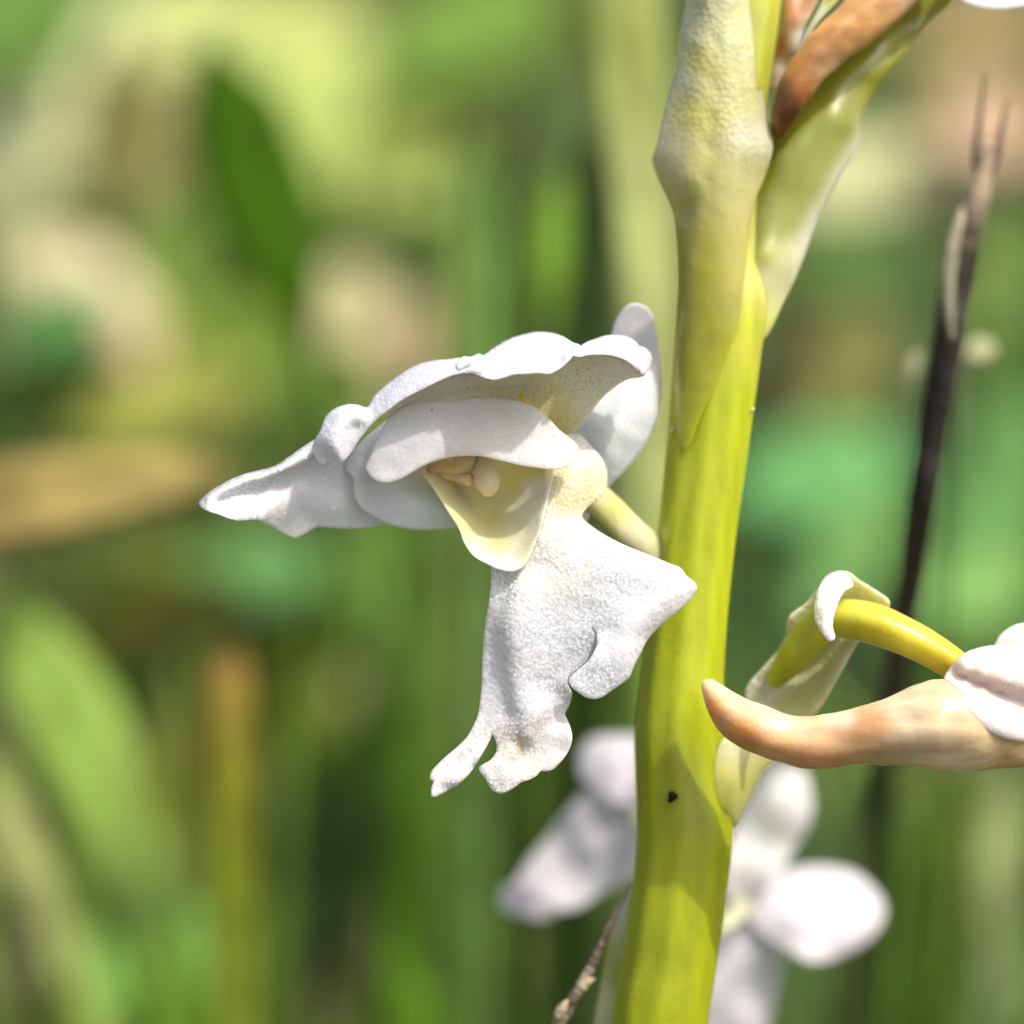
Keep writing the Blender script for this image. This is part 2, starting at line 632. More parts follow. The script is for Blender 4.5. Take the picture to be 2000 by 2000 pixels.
# traced part of the stem, then on down to the ground
tube(s, 'S', [(1180, 8200, 18, 110), (1185, 6000, 12, 100), (1200, 4200, 8, 92), (1235, 2900, 6, 90), (1290, 2000, ST_D, 92), (1312, 1850, ST_D, 91), (1332, 1700, ST_D, 91), (1338, 1620, ST_D, 92),
              (1330, 1500, ST_D, 88), (1327, 1430, ST_D, 86), (1335, 1300, ST_D, 79), (1357, 1080, ST_D, 75), (1376, 930, ST_D, 77),
              (1394, 760, ST_D, 82), (1404, 660, ST_D, 86), (1410, 590, ST_D, 87), (1404, 510, ST_D, 76), (1408, 400, ST_D, 68), (1432, 200, ST_D + .3, 66), (1462, 0, ST_D + .8, 64), (1490, -200, ST_D + 1.4, 60), (1515, -420, ST_D + 2, 56), (1535, -700, ST_D + 2.6, 46), (1545, -980, ST_D + 3, 34), (1548, -1150, ST_D + 3.2, 18)],
     [(1290, 1950, STEM2), (1330, 1620, STEM2), (1300, 1500, STEM2), (1350, 1300, STEM), (1390, 1100, STEM), (1400, 800, STEM), (1440, 650, (.52, .55, .05)),
      (1340, 500, (.34, .30, .05)), (1490, 100, (.42, .44, .05)), (1450, 560, (.5, .5, .12))],
     seg=56, step=10, rough=0.012, rscale=0.012, ridges=(9, 0.026), seed=2)
stem = s.build('stem', M_STEM, orchid)
sp = MB()
tube(sp, 'S', [(1308, 1549, ST_D - 1.78, 4), (1311, 1552, ST_D - 1.84, 9), (1317, 1556, ST_D - 1.84, 8), (1322, 1552, ST_D - 1.8, 4)], (0.015, 0.012, 0.006), seg=8, step=3, rough=.2, rscale=.3)
tube(sp, 'S', [(1306, 1565, ST_D - 1.78, 3), (1311, 1562, ST_D - 1.8, 5), (1314, 1558, ST_D - 1.8, 4)], (0.02, 0.015, 0.008), seg=8, step=3)
sp.build('dark_speck', M_DRY, stem)
hr = MB()  # hairs, plus glints on the stem built as pale stubs
for hx, hy, hs, ln in ((1427, 1650, 1, 9), (1404, 1812, 1, 10), (1275, 1297, 1, 7), (1352, 1325, 1, 6), (1410, 1748, 1, 6), (1468, 800, 1, 5), (1300, 1838, -1, 6), (1312, 838, 1, 5), (1338, 1180, 1, 5), (1372, 1245, 1, 4), (1330, 1420, -1, 4), (1386, 1590, 1, 5), (1290, 1700, -1, 4), (1352, 1760, 1, 5), (1340, 1905, 1, 5), (1392, 1010, 1, 4), (1340, 980, -1, 4), (1420, 880, 1, 4)):
    tube(hr, 'S', [(hx - 3, hy + 7, ST_D - .6, 3.4), (hx, hy + 2, ST_D - .75, 3.2), (hx + 4 * hs, hy - 2, ST_D - .8, 2.2), (hx + ln * hs, hy - 3, ST_D - .8, 1.2)], (.6, .62, .3), seg=7, step=3)
hr.build('stem_hair_and_glint', M_BRACT, stem)

# big bract hugging the upper stem
b1 = MB()
BL = [(340, -160), (335, 0), (310, 150), (292, 300), (255, 440), (228, 560), (203, 680), (180, 750), (203, 830), (243, 920), (275, 1000), (290, 1100), (300, 1250), (302, 1400), (296, 1600), (286, 1800), (290, 2000), (310, 2120)]
BRr = [(345, 2110), (400, 1980), (470, 1820), (540, 1650), (585, 1500), (606, 1350), (622, 1220), (636, 1060), (662, 950), (702, 850), (732, 765), (746, 690), (735, 620), (718, 540), (700, 440), (688, 330), (662, 150), (640, 0), (620, -160), (480, -230)]
PALE = (0.56, 0.52, 0.24)
bd = []
for y, xl, xr in ((-200, 350, 610), (0, 335, 640), (200, 303, 672), (400, 268, 695), (560, 228, 718), (700, 195, 746), (850, 212, 702)):
    mid = (xl + xr) / 2
    dm = ST_D - 1.75
    wid = (xr - xl) / 2
    for k, dd in ((-1, 1.35), (-.6, .42), (-.25, .05), (-.08, .08), (.08, .0), (.5, .22), (1, 1.3)):
        bd.append((mid + k * wid, y, dm + dd))
ROWS = np.array(((1010, 276, 643, 1403, 76), (1170, 297, 626, 1404, 78), (1350, 302, 606, 1409, 86), (1550, 298, 565, 1407, 89), (1750, 288, 500, 1398, 85), (1950, 288, 415, 1389, 81), (2110, 310, 345, 1384, 78)), float)
for y in range(1010, 2115, 60):
    xl, xr, cx_, rr = (np.interp(y, ROWS[:, 0], ROWS[:, k]) for k in (1, 2, 3, 4))
    for k in (0, .12, .3, .5, .75, 1):
        xx = xl + k * (xr - xl)
        dx_ = (vw('G', xx, y)[0] - cx_) / rr
        bd.append((xx, y, ST_D - rr * .0208 * math.sqrt(max(1 - dx_ * dx_, .03)) - .14 + (.02 if k == .5 and y < 1700 else 0)))
BC = [(480, -150, (.62, .62, .34)), (430, 100, (.62, .60, .30)), (600, 200, (.62, .62, .30)), (400, 300, (.60, .54, .14)), (330, 350, (.58, .53, .28, .45)), (320, 100, (.60, .56, .30, .5)), (500, 930, (.48, .44, .13, .3)), (350, 960, (.46, .42, .12, .3)), (600, 960, (.48, .44, .14, .2)), (560, 450, (.60, .58, .24)),
      (410, 550, (.58, .52, .12)), (260, 700, (.57, .51, .28, .4)), (640, 650, (.62, .60, .36)), (420, 800, (.50, .46, .12, .3)), (300, 850, (.53, .48, .21, .3)), (600, 850, (.54, .51, .20, .3)),
      (450, 1000, (.42, .38, .07, .25)), (350, 1100, (.40, .36, .05, .15)), (560, 1100, (.43, .39, .08, .15)), (440, 1180, (.33, .31, .02, .1)), (440, 1300, (.32, .31, .012, .1)), (400, 1500, (.34, .33, .01, .1)), (380, 1700, (.35, .35, .008, .1)), (330, 1950, (.37, .40, .006, .1)), (480, 1700, (.37, .37, .01, .1)), (350, 1350, (.34, .32, .015, .1)), (540, 1350, (.40, .37, .05, .1)), (430, 1600, (.37, .35, .01, .1))]
sheet(b1, 'G', BL + BRr, bd, BC, t=0.10, s=5, grain=0.002, ripple=(0.015, 0.03), seed=5)
b1.build('bract', M_BRACT, orchid)

# olive bract with a pale margin, cradling the wilted flower
b2 = MB()
OL = (0.21, 0.235, 0.004)
PM = (0.60, 0.58, 0.44)
sheet(b2, 'G', [(632, 1180), (640, 1050), (660, 960), (690, 860), (700, 740), (720, 620), (800, 500), (900, 400), (1020, 290), (1180, 150), (1340, 20), (1500, -120), (1600, -20), (1480, 110), (1340, 280),
                (1230, 420), (1165, 540), (1158, 670), (1080, 800), (1000, 950), (930, 1110), (870, 1270), (800, 1420), (700, 1600), (640, 1500), (610, 1380), (610, 1270)],
      [(640, 1180, 4.2), (700, 740, 5.2), (740, 740, 4.9), (900, 400, 5.8), (960, 470, 5.3), (1250, 205, 6.0), (1180, 150, 6.4), (1500, -100, 7.2), (1560, -50, 6.8), (700, 1450, 4.2), (800, 1400, 4.6), (900, 1150, 4.9), (1000, 950, 5.2), (1158, 670, 5.8), (1230, 420, 6.0), (1400, 200, 6.6),
       (760, 1000, 4.4), (900, 780, 4.7), (1050, 560, 5.0), (1200, 340, 5.6), (690, 1200, 3.9)],
      [[(650, 1180, (.15, .17, .003, .1)), (680, 960, (.13, .145, .002, .1)), (720, 760, (.14, .15, .003, .1)), (860, 520, (.20, .21, .006, .1)), (1100, 300, (.26, .26, .02, .1)), (1500, -80, (.28, .27, .04, .1))],
       [(700, 1200, OL + (.1,)), (790, 980, OL + (.1,)), (880, 800, OL + (.1,)), (990, 620, OL + (.1,)), (1150, 420, (.25, .26, .02, .1)), (1400, 120, (.28, .27, .04, .1))],
       [(790, 1090, (.24, .27, .008, .1)), (900, 930, (.24, .27, .01, .1)), (1010, 760, (.24, .26, .01, .1)), (1100, 600, (.24, .26, .015, .1)), (1210, 420, (.27, .28, .03, .1))],
       [(700, 1540, (.52, .55, .10, .1)), (770, 1430, (.58, .58, .24, .1)), (840, 1320, (.60, .59, .36, .1)), (910, 1120, PM + (.1,)), (1000, 950, PM + (.1,)), (1080, 800, PM + (.1,)), (1160, 660, PM + (.1,)), (1175, 560, (.45, .45, .25, .1))],
       [(640, 1330, (.60, .58, .20, .1)), (720, 1300, (.66, .64, .36, .1)), (790, 1200, (.62, .60, .34, .1))], [(700, 1230, (.40, .41, .06, .1)), (760, 1180, (.44, .45, .10, .1))]],
      t=0.16, s=6, ripple=(0.03, 0.02), seed=6)
b2.build('bract', M_BRACT, orchid)

# wilted brown flower at the top right
TAN = (0.55, 0.31, 0.11)
RUST = (0.36, 0.15, 0.035)
wf = MB()
tube(wf, 'G', [(775, 640, 4.3, 22), (800, 540, 4.0, 62), (850, 430, 3.9, 82), (930, 310, 4.0, 92), (1050, 190, 4.2, 105), (1180, 80, 4.5, 118), (1330, -60, 5, 125), (1480, -200, 5.5, 120)],
     [(780, 600, (.14, .05, .01)), (770, 430, (.07, .03, .01)), (835, 520, (.10, .035, .008)), (900, 450, (.40, .17, .04)), (860, 330, (.42, .19, .05)), (980, 200, (.50, .25, .09)), (1000, 360, (.58, .38, .19)), (1120, 220, TAN), (1200, 60, TAN), (1050, 60, (.52, .28, .11)), (1300, -50, (.6, .42, .25))],
     seg=28, step=9, rough=0.10, rscale=0.03, ridges=(5, 0.05), seed=9)
wilt = wf.build('wilted_flower', M_WILT, orchid)
w2 = MB()
sheet(w2, 'G', [(735, 420), (745, 330), (770, 200), (800, 60), (830, -120), (1010, -120), (960, 0), (900, 120), (850, 250), (800, 350), (760, 420)],
      [(740, 400, 5.2), (800, 60, 5.4), (900, -100, 5.6), (900, 120, 4.9), (850, 240, 4.8), (960, 0, 5.2), (780, 260, 5.6)],
      [(750, 380, (.34, .2, .13)), (790, 200, RUST), (850, 50, RUST), (920, -60, (.42, .2, .07)), (870, 200, (.56, .44, .36)), (790, 350, (.55, .42, .34)), (940, 20, (.4, .22, .1))], t=0.2, s=6, ripple=(0.25, 0.02), seed=4)
w2.build('petal', M_WILT, wilt)
w3 = MB()
sheet(w3, 'G', [(858, 250), (905, 150), (960, 50), (1000, -30), (1060, -130), (1110, -120), (1050, 0), (985, 70), (930, 140), (880, 230)],
      [(870, 230, 4.3), (950, 60, 4.6), (1050, -100, 5.0), (1030, 10, 4.4), (900, 190, 4.2)],
      [(870, 230, (.6, .5, .42)), (960, 30, (.74, .68, .5)), (1010, 20, (.36, .36, .05)), (1070, -80, (.4, .4, .08)), (930, 130, (.6, .45, .3))], t=0.2, s=5, ripple=(0.12, 0.03), seed=14)
w3.build('petal', M_WILT, wilt)
w4 = MB()
sheet(w4, 'G', [(1560, -70), (1640, 0), (1700, 28), (1760, 40), (1850, 40), (1930, 30), (2060, 10), (2200, -80), (2100, -240), (1850, -300), (1650, -220)],
      [(1600, -60, 4.6), (1750, 35, 3.8), (1930, 28, 3.6), (2180, -80, 4.4), (1850, -290, 6.2), (1850, -120, 4.4)],
      [(1700, 20, (.74, .68, .58)), (1900, -100, WHITE), (1600, -60, (.6, .45, .3))], t=0.25, s=8, ripple=(0.2, 0.02), seed=15)
w4.build('petal', M_PETAL, wilt)

# --------------------------------------------------------- the sharp white flower
fl = MB()
tube(fl, 'S', [(1120, 905, 4.2, 30), (1152, 958, 4.0, 30), (1190, 1000, 4.1, 31), (1230, 1040, 4.4, 31), (1290, 1090, 4.6, 32), (1330, 1120, 4.6, 30)],
     [(1150, 960, (.62, .58, .36)), (1200, 990, (.55, .55, .18)), (1220, 1040, (.60, .58, .38)), (1290, 1090, (.5, .5, .2))], seg=24, step=7, rough=.04, rscale=.02, ridges=(3, .08))
flower = fl.build('flower', M_STEM, orchid)

# left wing (lateral sepal)
lw = MB()
sheet(lw, 'B', [(62, 1168), (100, 1120), (170, 1070), (260, 1020), (350, 985), (450, 960), (540, 935), (610, 890), (680, 840), (740, 800), (800, 765), (900, 740), (1010, 800), (1150, 950), (1260, 1120), (1280, 1260),
                (1220, 1300), (1100, 1321), (1000, 1327), (880, 1320), (800, 1318), (720, 1362), (660, 1384), (570, 1345), (500, 1305), (420, 1272), (310, 1276), (250, 1265), (190, 1240), (130, 1222), (80, 1198)],
      [[(62, 1168, .5), (170, 1070, .9), (350, 985, 1.0), (540, 935, 1.1), (740, 800, 1.3), (900, 740, 1.6)],
       [(120, 1135, .1), (300, 1040, .25), (480, 985, .35), (640, 905, .5), (780, 830, .8), (900, 800, 1.2)],
       [(170, 1150, .3), (310, 1080, .5), (480, 1030, .75), (660, 960, .9), (800, 900, 1.15)],
       [(150, 1225, -.15), (250, 1262, -.1), (330, 1268, .1)], (300, 1180, .3), (400, 1150, .6), (460, 1090, .85), [(500, 1110, .72), (490, 1180, .5), (450, 1250, .35)],
       [(570, 1340, 1.6), (660, 1382, 1.75), (720, 1360, 1.9)], (620, 1200, 1.25), (700, 1080, 1.2), (800, 1200, 1.7), (850, 1060, 1.6), (950, 1200, 2.0), [(800, 1318, 2.3), (1000, 1325, 2.6), (1220, 1300, 3.0)], (1000, 1000, 1.9), (1260, 1120, 2.8)],
      [(150, 1150, WHITE), (300, 1180, WHITE), (430, 1150, WHITE), (540, 1150, PINK + (.3,)), (700, 1150, PINK + (.15,)), (1000, 1100, (.58, .54, .51, .1)), (650, 1350, (.62, .57, .51, .2)), (500, 950, WHITE), (750, 830, WHITE), (700, 950, PINK + (.3,))],
      t=0.08, s=4.2, grain=0.005, ripple=(0.03, 0.04), seed=1, taper=6)
lw.build('sepal', M_LIP, flower)

# right rear lateral sepal
rs = MB()
sheet(rs, 'A', [(1330, 300), (1350, 220), (1385, 140), (1430, 80), (1490, 50), (1560, 60), (1620, 105), (1650, 180), (1672, 300), (1690, 450), (1704, 600), (1700, 750), (1680, 880), (1640, 1000), (1580, 1120), (1500, 1230), (1400, 1340),
                (1300, 1440), (1230, 1530), (1180, 1620), (1140, 1690), (1080, 1640), (1050, 1500), (1020, 1300), (980, 1100), (1020, 1000), (1080, 960), (1160, 870), (1280, 700), (1360, 560), (1340, 420)],
      [(1490, 55, 4.2), (1650, 200, 5.0), (1380, 160, 4.6), (1690, 450, 5.3), (1700, 750, 4.6), (1640, 1000, 4.2), (1500, 1230, 4.0), (1300, 1440, 4.0), (1140, 1690, 3.8), (1050, 1500, 4.0), (1000, 1100, 4.2), (1100, 980, 3.6), (1280, 700, 4.4), (1360, 500, 5.6),
       (1500, 200, 5.2), (1500, 350, 6.0), (1550, 600, 4.5), (1500, 800, 3.5), (1350, 1000, 3.0), (1350, 1200, 3.25), (1250, 1350, 3.5)],
      [(1500, 150, PINK), (1500, 800, WHITE), (1300, 1400, (.72, .72, .62)), (1100, 980, (.78, .75, .55)), (1180, 1600, (.7, .68, .5))],
      t=0.08, s=4.5, grain=0.005, ripple=(0.06, 0.03), seed=11, taper=6)
rs.build('sepal', M_PETAL, flower)

# dorsal sepal: the reflexed hood with curled left end, lit outer face, mottled underside
ds = MB()
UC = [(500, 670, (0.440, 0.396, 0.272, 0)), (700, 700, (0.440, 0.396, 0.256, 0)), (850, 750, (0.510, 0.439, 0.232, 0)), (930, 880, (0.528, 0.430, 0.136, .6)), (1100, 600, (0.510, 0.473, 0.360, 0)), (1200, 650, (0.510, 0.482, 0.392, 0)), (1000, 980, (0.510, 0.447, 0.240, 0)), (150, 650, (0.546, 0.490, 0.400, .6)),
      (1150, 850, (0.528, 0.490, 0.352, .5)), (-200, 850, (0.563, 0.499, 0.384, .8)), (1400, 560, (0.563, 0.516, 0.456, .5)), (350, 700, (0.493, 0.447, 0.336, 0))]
sheet(ds, 'A', [(-370, 862), (-250, 762), (-100, 692), (60, 612), (180, 562), (300, 562), (440, 602), (680, 562), (860, 562), (960, 512), (1040, 442), (1100, 442), (1200, 434), (1320, 444), (1430, 477), (1540, 557), (1592, 577), (1552, 602), (1470, 615),
                (1410, 640), (1340, 690), (1250, 770), (1150, 905), (1075, 985), (1000, 1060), (880, 1010), (760, 900), (620, 850), (400, 830), (200, 830), (0, 860), (-200, 900), (-340, 930)],
      [[(-370, 862, .3), (-100, 692, .0), (180, 562, -.7), (440, 602, -1.5), (680, 562, -1.55), (860, 562, -1.45), (1040, 442, -1.1), (1200, 434, -.72), (1320, 444, -.45), (1430, 477, -.15), (1540, 557, .45)],
       [(-60, 770, 1.0), (300, 700, .35), (600, 680, .1), (900, 680, .3), (1200, 600, .5), (1350, 570, .65)],
       [(-200, 900, 2.2), (0, 860, 2.6), (400, 830, 2.6), (760, 900, 2.7), (1000, 1060, 3.2)], [(1150, 905, 2.4), (1340, 690, 1.4), (1470, 615, .9)]],
      UC, t=0.08, s=4.2, grain=0.007, ripple=(0.03, 0.04), seed=21, taper=6)
sheet(ds, 'A', [(170, 540), (175, 490), (215, 450), (270, 453), (330, 428), (362, 440), (420, 401), (500, 351), (580, 311), (681, 281), (780, 265), (880, 275), (960, 300), (1040, 345), (1092, 366), (1062, 415), (1015, 470), (965, 520), (920, 550),
                (860, 576), (780, 571), (680, 577), (590, 582), (525, 603), (450, 622), (385, 612), (330, 590), (270, 571), (205, 573)],
      [[(205, 573, -.95), (330, 590, -1.45), (450, 622, -1.9), (590, 582, -1.85), (780, 571, -1.8), (920, 550, -1.65), (1015, 470, -1.4), (1092, 366, -.6)],
       [(175, 490, -.45), (230, 455, .0), (330, 428, .8), (500, 351, 1.6), (780, 265, 2.3), (960, 300, 1.8), (1040, 345, .6)],
       [(280, 520, -.55), (400, 530, -1.0), (520, 500, -.75), (650, 470, -.65), (800, 460, -.65), (940, 450, -.7)], [(380, 470, -.1), (560, 420, .1), (700, 390, .35), (860, 370, .3), (980, 380, -.1)], (620, 520, -1.35), (820, 520, -1.25)],
      [(600, 400, WHITE), (900, 400, WHITE), (300, 500, (.64, .60, .61)), (1000, 420, (.64, .60, .62))], t=0.08, s=4.2, grain=0.006, ripple=(0.03, 0.045), seed=22, taper=6)
sheet(ds, 'A', [(1050, 442), (1075, 392), (1125, 352), (1200, 320), (1300, 290), (1400, 290), (1475, 312), (1525, 350), (1545, 378), (1562, 374), (1605, 402), (1636, 460), (1628, 510), (1600, 565), (1560, 585), (1545, 552), (1500, 515), (1430, 470), (1340, 440), (1250, 432), (1150, 436), (1090, 450)],
      [[(1055, 442, -1.15), (1150, 436, -1.0), (1250, 432, -.8), (1340, 440, -.6), (1430, 470, -.35), (1500, 515, .0), (1550, 565, .4)], [(1125, 352, .6), (1200, 320, 1.3), (1300, 290, 1.9), (1400, 290, 2.0), (1475, 312, 1.9), (1525, 350, 1.7)],
       (1200, 370, .1), (1350, 360, .4), (1460, 400, .6), [(1545, 378, 1.6), (1540, 420, 1.1), (1510, 470, .7)], (1580, 430, .8), (1610, 470, 1.0), (1600, 565, .9), (1605, 402, 1.6)],
      [(1300, 360, (.60, .545, .55)), (1450, 350, (.62, .56, .57)), (1580, 460, (.61, .55, .54)), (1200, 430, (.66, .63, .62)), (1440, 480, (.66, .63, .62))], t=0.08, s=4.2, grain=0.007, ripple=(0.03, 0.05), seed=23, taper=6)
sheet(ds, 'B', [(1120, 566), (1060, 551), (990, 548), (920, 572), (860, 622), (830, 700), (792, 770), (776, 812), (786, 860), (810, 900), (842, 920), (872, 902), (884, 914), (912, 926), (950, 915), (990, 880), (1030, 830), (1060, 780),
                (1100, 725), (1160, 655), (1250, 582), (1340, 515), (1440, 462), (1540, 412), (1640, 368), (1740, 335), (1770, 270), (1700, 255), (1650, 262), (1540, 272), (1460, 290), (1380, 325), (1300, 380), (1220, 440), (1160, 500)],
      [[(1100, 725, .0), (1160, 655, -.1), (1250, 582, -.4), (1440, 462, -.7), (1640, 368, -.95), (1740, 335, -1.05)], [(1125, 560, .5), (1220, 440, 1.1), (1380, 325, 1.3), (1540, 272, 1.2), (1700, 255, .8)],
       [(1150, 600, .1), (1300, 460, .05), (1500, 350, .0), (1650, 310, -.2)],
       (990, 548, .6), (860, 622, .4), (776, 812, .2), (842, 920, -.1), (868, 880, .05), (912, 926, -.3), (1030, 830, .1), (930, 700, -.7), (900, 850, -.6), (940, 870, -.6), (1000, 770, -.25), (1040, 690, .02), (1070, 620, -.15), (970, 620, -.45), (820, 800, -.3)],
      WHITE, t=0.08, s=4, grain=0.006, ripple=(0.03, 0.06), seed=24, taper=6)
ds.build('dorsal_sepal', M_HOOD, flower)

# broad front petal arching over the throat
fp = MB()
sheet(fp, 'F', [(680, 692), (671, 668), (690, 620), (710, 570), (740, 512), (775, 472), (820, 443), (860, 433), (950, 431), (1010, 422), (1080, 415), (1150, 418), (1220, 430), (1280, 453), (1330, 495), (1362, 530), (1400, 560), (1426, 582),
                (1437, 611), (1426, 640), (1400, 660), (1365, 672), (1310, 671), (1230, 660), (1150, 641), (1080, 627), (1020, 626), (960, 633), (900, 651), (850, 676), (800, 706), (750, 722), (710, 716)],
      [[(671, 668, .75), (690, 620, .7), (740, 512, .75), (820, 443, .7), (950, 431, .45), (1080, 415, .35), (1220, 430, .4), (1330, 495, .4), (1437, 611, .15)], [(1425, 640, .0), (1400, 660, -.1), (1310, 671, -.2), (1150, 641, -.05), (1020, 626, .1), (900, 651, .15), (800, 706, .25), (710, 716, .5)],
       (760, 620, .5), (820, 540, .5), [(900, 520, .36), (1000, 500, .27), (1100, 500, .25), (1200, 520, .25), (1300, 580, .14)], (900, 600, .2), (1050, 570, .1), (1200, 600, .05), (1380, 610, .05), (780, 680, .4)],
      [(800, 500, WHITE), (900, 520, (.58, .55, .54, .6)), (1000, 560, (.58, .54, .52, .1)), (1100, 480, (.59, .54, .53, .5)), (1200, 520, (.59, .55, .53, .3)), (1380, 620, WHITE), (760, 690, (.60, .55, .51, .6)), (880, 600, (.58, .55, .53, .2)), (1020, 630, (.62, .54, .44, .6))],
      t=0.08, s=4.2, grain=0.006, ripple=(0.03, 0.03), seed=31, taper=6)
fp.build('petal', M_PETAL, flower)

# side petal, lower left, with its bright upper fold
lp = MB()
sheet(lp, 'F', [(589, 660), (600, 638), (625, 610), (655, 575), (688, 545), (760, 500), (850, 560), (940, 640), (1000, 720), (1050, 800), (1040, 870), (1000, 882), (930, 889), (860, 891), (800, 883), (740, 866), (690, 841), (652, 811), (632, 775), (629, 735), (625, 705), (605, 682)],
      [(589, 660, 1.6), (655, 575, 1.9), (760, 500, 2.6), (690, 620, 1.6), (640, 660, 1.3), (670, 700, 1.45), (690, 740, 1.7), (629, 735, 1.4), [(640, 790, 1.6), (690, 841, 1.9), (740, 866, 2.1), (860, 891, 2.3), (1000, 882, 2.2)], (720, 790, 1.9), (830, 790, 2.1), (930, 800, 2.1), (850, 700, 2.8), (950, 720, 2.9), (1040, 800, 2.6), (850, 560, 3.0)],
      [(640, 640, WHITE), (700, 780, (.61, .59, .55, .5)), (850, 800, (.60, .58, .53, .3)), (960, 850, (.60, .57, .45, .5)), (900, 720, (.60, .56, .42, .6))],
      t=0.08, s=4.5, grain=0.004, ripple=(0.03, 0.03), seed=41, taper=6)
lp.build('petal', M_PETAL, flower)

# yellow throat funnel
th = MB()
sheet(th, 'F', [(872, 690), (900, 722), (935, 775), (980, 845), (1008, 890), (1024, 935), (1058, 985), (1108, 1015), (1150, 1034), (1200, 1040), (1240, 1018), (1278, 940), (1308, 850), (1330, 755), (1342, 690), (1345, 620), (1250, 540), (1080, 520), (930, 560), (880, 630)],
      [(872, 690, 1.2), (935, 775, 1.1), (1008, 890, .6), (1058, 985, .25), (1110, 1015, .18), (1150, 1034, .0), (1200, 1038, -.04), (1240, 1018, -.06), (1278, 940, .15), (1308, 850, .35), (1342, 690, .7), (1345, 620, 1.0), (1250, 540, 3.4), (1080, 520, 3.8), (930, 560, 3.2), (880, 630, 2.4),
       (1000, 760, 2.6), (1100, 780, 3.0), (1220, 760, 2.6), (1060, 890, 1.8), (1150, 900, 1.9), (1230, 880, 1.5), (1150, 980, .55), (1290, 740, 1.6), (1100, 680, 3.6), (960, 680, 2.8)],
      [(880, 690, (.70, .48, .24)), (930, 760, (.70, .60, .30)), (1000, 850, YEL), (1100, 850, YEL2), (1200, 720, (.72, .62, .22)), (1290, 740, (.78, .76, .68)), (1290, 800, (.76, .70, .52)), (1150, 950, YEL2), (1080, 990, (.78, .72, .50)), (1230, 960, (.76, .66, .40)), (1180, 1030, (.80, .77, .66)), (1130, 1020, (.80, .76, .62)), (1000, 700, (.70, .52, .26)), (1280, 660, (.66, .55, .2))],
      t=0.10, s=4.5, grain=0.003, ripple=(0.03, 0.025), seed=51, taper=6)
th.build('throat', M_THROAT, flower)
cl = MB()
CL = (.74, .62, .37)
tube(cl, 'F', [(1095, 560, 2.8, 52), (1092, 610, 2.3, 52), (1098, 655, 1.8, 44), (1106, 695, 1.5, 48), (1110, 732, 1.4, 44), (1112, 758, 1.45, 27)], [(1100, 600, (.74, .56, .36)), (1110, 670, (.72, .60, .32)), (1110, 740, (.78, .68, .44))], seg=24, step=4, rough=.06, rscale=.03)
tube(cl, 'F', [(1085, 600, 2.2, 50), (1045, 640, 1.9, 42), (1010, 655, 1.75, 34), (985, 668, 1.7, 26), (940, 668, 1.7, 20), (900, 672, 1.6, 14)], [(1060, 640, (.74, .62, .36)), (980, 660, (.66, .48, .22)), (930, 668, (.66, .48, .26)), (896, 674, (.40, .2, .08))], seg=16, step=4, rough=.25, rscale=.06, seed=3)
tube(cl, 'F', [(945, 690, 2.1, 16), (1000, 700, 2.0, 20), (1045, 712, 1.8, 24)], (.72, .56, .34), seg=14, step=4, rough=.2, rscale=.06, seed=8)
cl.build('column', M_THROAT, flower)
an = MB()
tube(an, 'A', [(640, 745, .9, 10), (660, 765, .85, 16), (685, 785, .85, 15), (705, 800, .9, 9)], (.75, .55, .03), seg=10, step=2, rough=.1, rscale=.2)
an.build('pollen_grain', M_THROAT, flower)

# the lip
li = MB()
LB = [(1055, -330), (1140, -250), (1205, -180), (1242, -80), (1235, 10), (1190, 75), (1125, 125), (1086, 175), (1090, 205), (1200, 290), (1350, 370), (1500, 430), (1640, 488), (1704, 515), (1738, 560), (1795, 608), (1803, 650), (1772, 702), (1690, 780), (1600, 852), (1530, 922), (1490, 972), (1460, 1030), (1430, 1090), (1402, 1150), (1380, 1200), (1330, 1242), (1270, 1282), (1220, 1318), (1170, 1335), (1110, 1325), (1060, 1292), (1025, 1264), (1004, 1222), (1050, 1166), (1112, 1114), (1157, 1052), (1182, 985), (1174, 928), (1158, 896), (1147, 884), (1148, 897), (1164, 932), (1172, 985), (1147, 1047), (1102, 1106), (1040, 1158), (992, 1216), (1002, 1264), (1016, 1288), (1018, 1315), (1000, 1380), (976, 1430), (1000, 1490), (1019, 1560),
      (1014, 1622), (980, 1692), (940, 1740), (900, 1778), (858, 1790), (822, 1790), (800, 1815), (760, 1840), (700, 1860), (660, 1890), (610, 1920), (570, 1930), (530, 1915), (500, 1880), (480, 1840), (446, 1800), (438, 1770), (462, 1750), (510, 1722),
      (545, 1672), (549, 1622), (532, 1575), (522, 1553), (500, 1602), (460, 1672), (420, 1740), (370, 1810), (320, 1860), (260, 1900), (200, 1932), (145, 1950), (138, 1900), (152, 1852), (132, 1840), (136, 1800), (160, 1768), (230, 1700), (300, 1640),
      (360, 1580), (400, 1512), (430, 1440), (446, 1340), (455, 1230), (458, 1100), (465, 1000), (476, 880), (500, 720), (515, 600), (520, 480), (560, 420), (680, 440), (765, 400), (800, 330), (838, 225), (868, 90), (882, 0), (880, -80), (860, -130), (940, -300)]
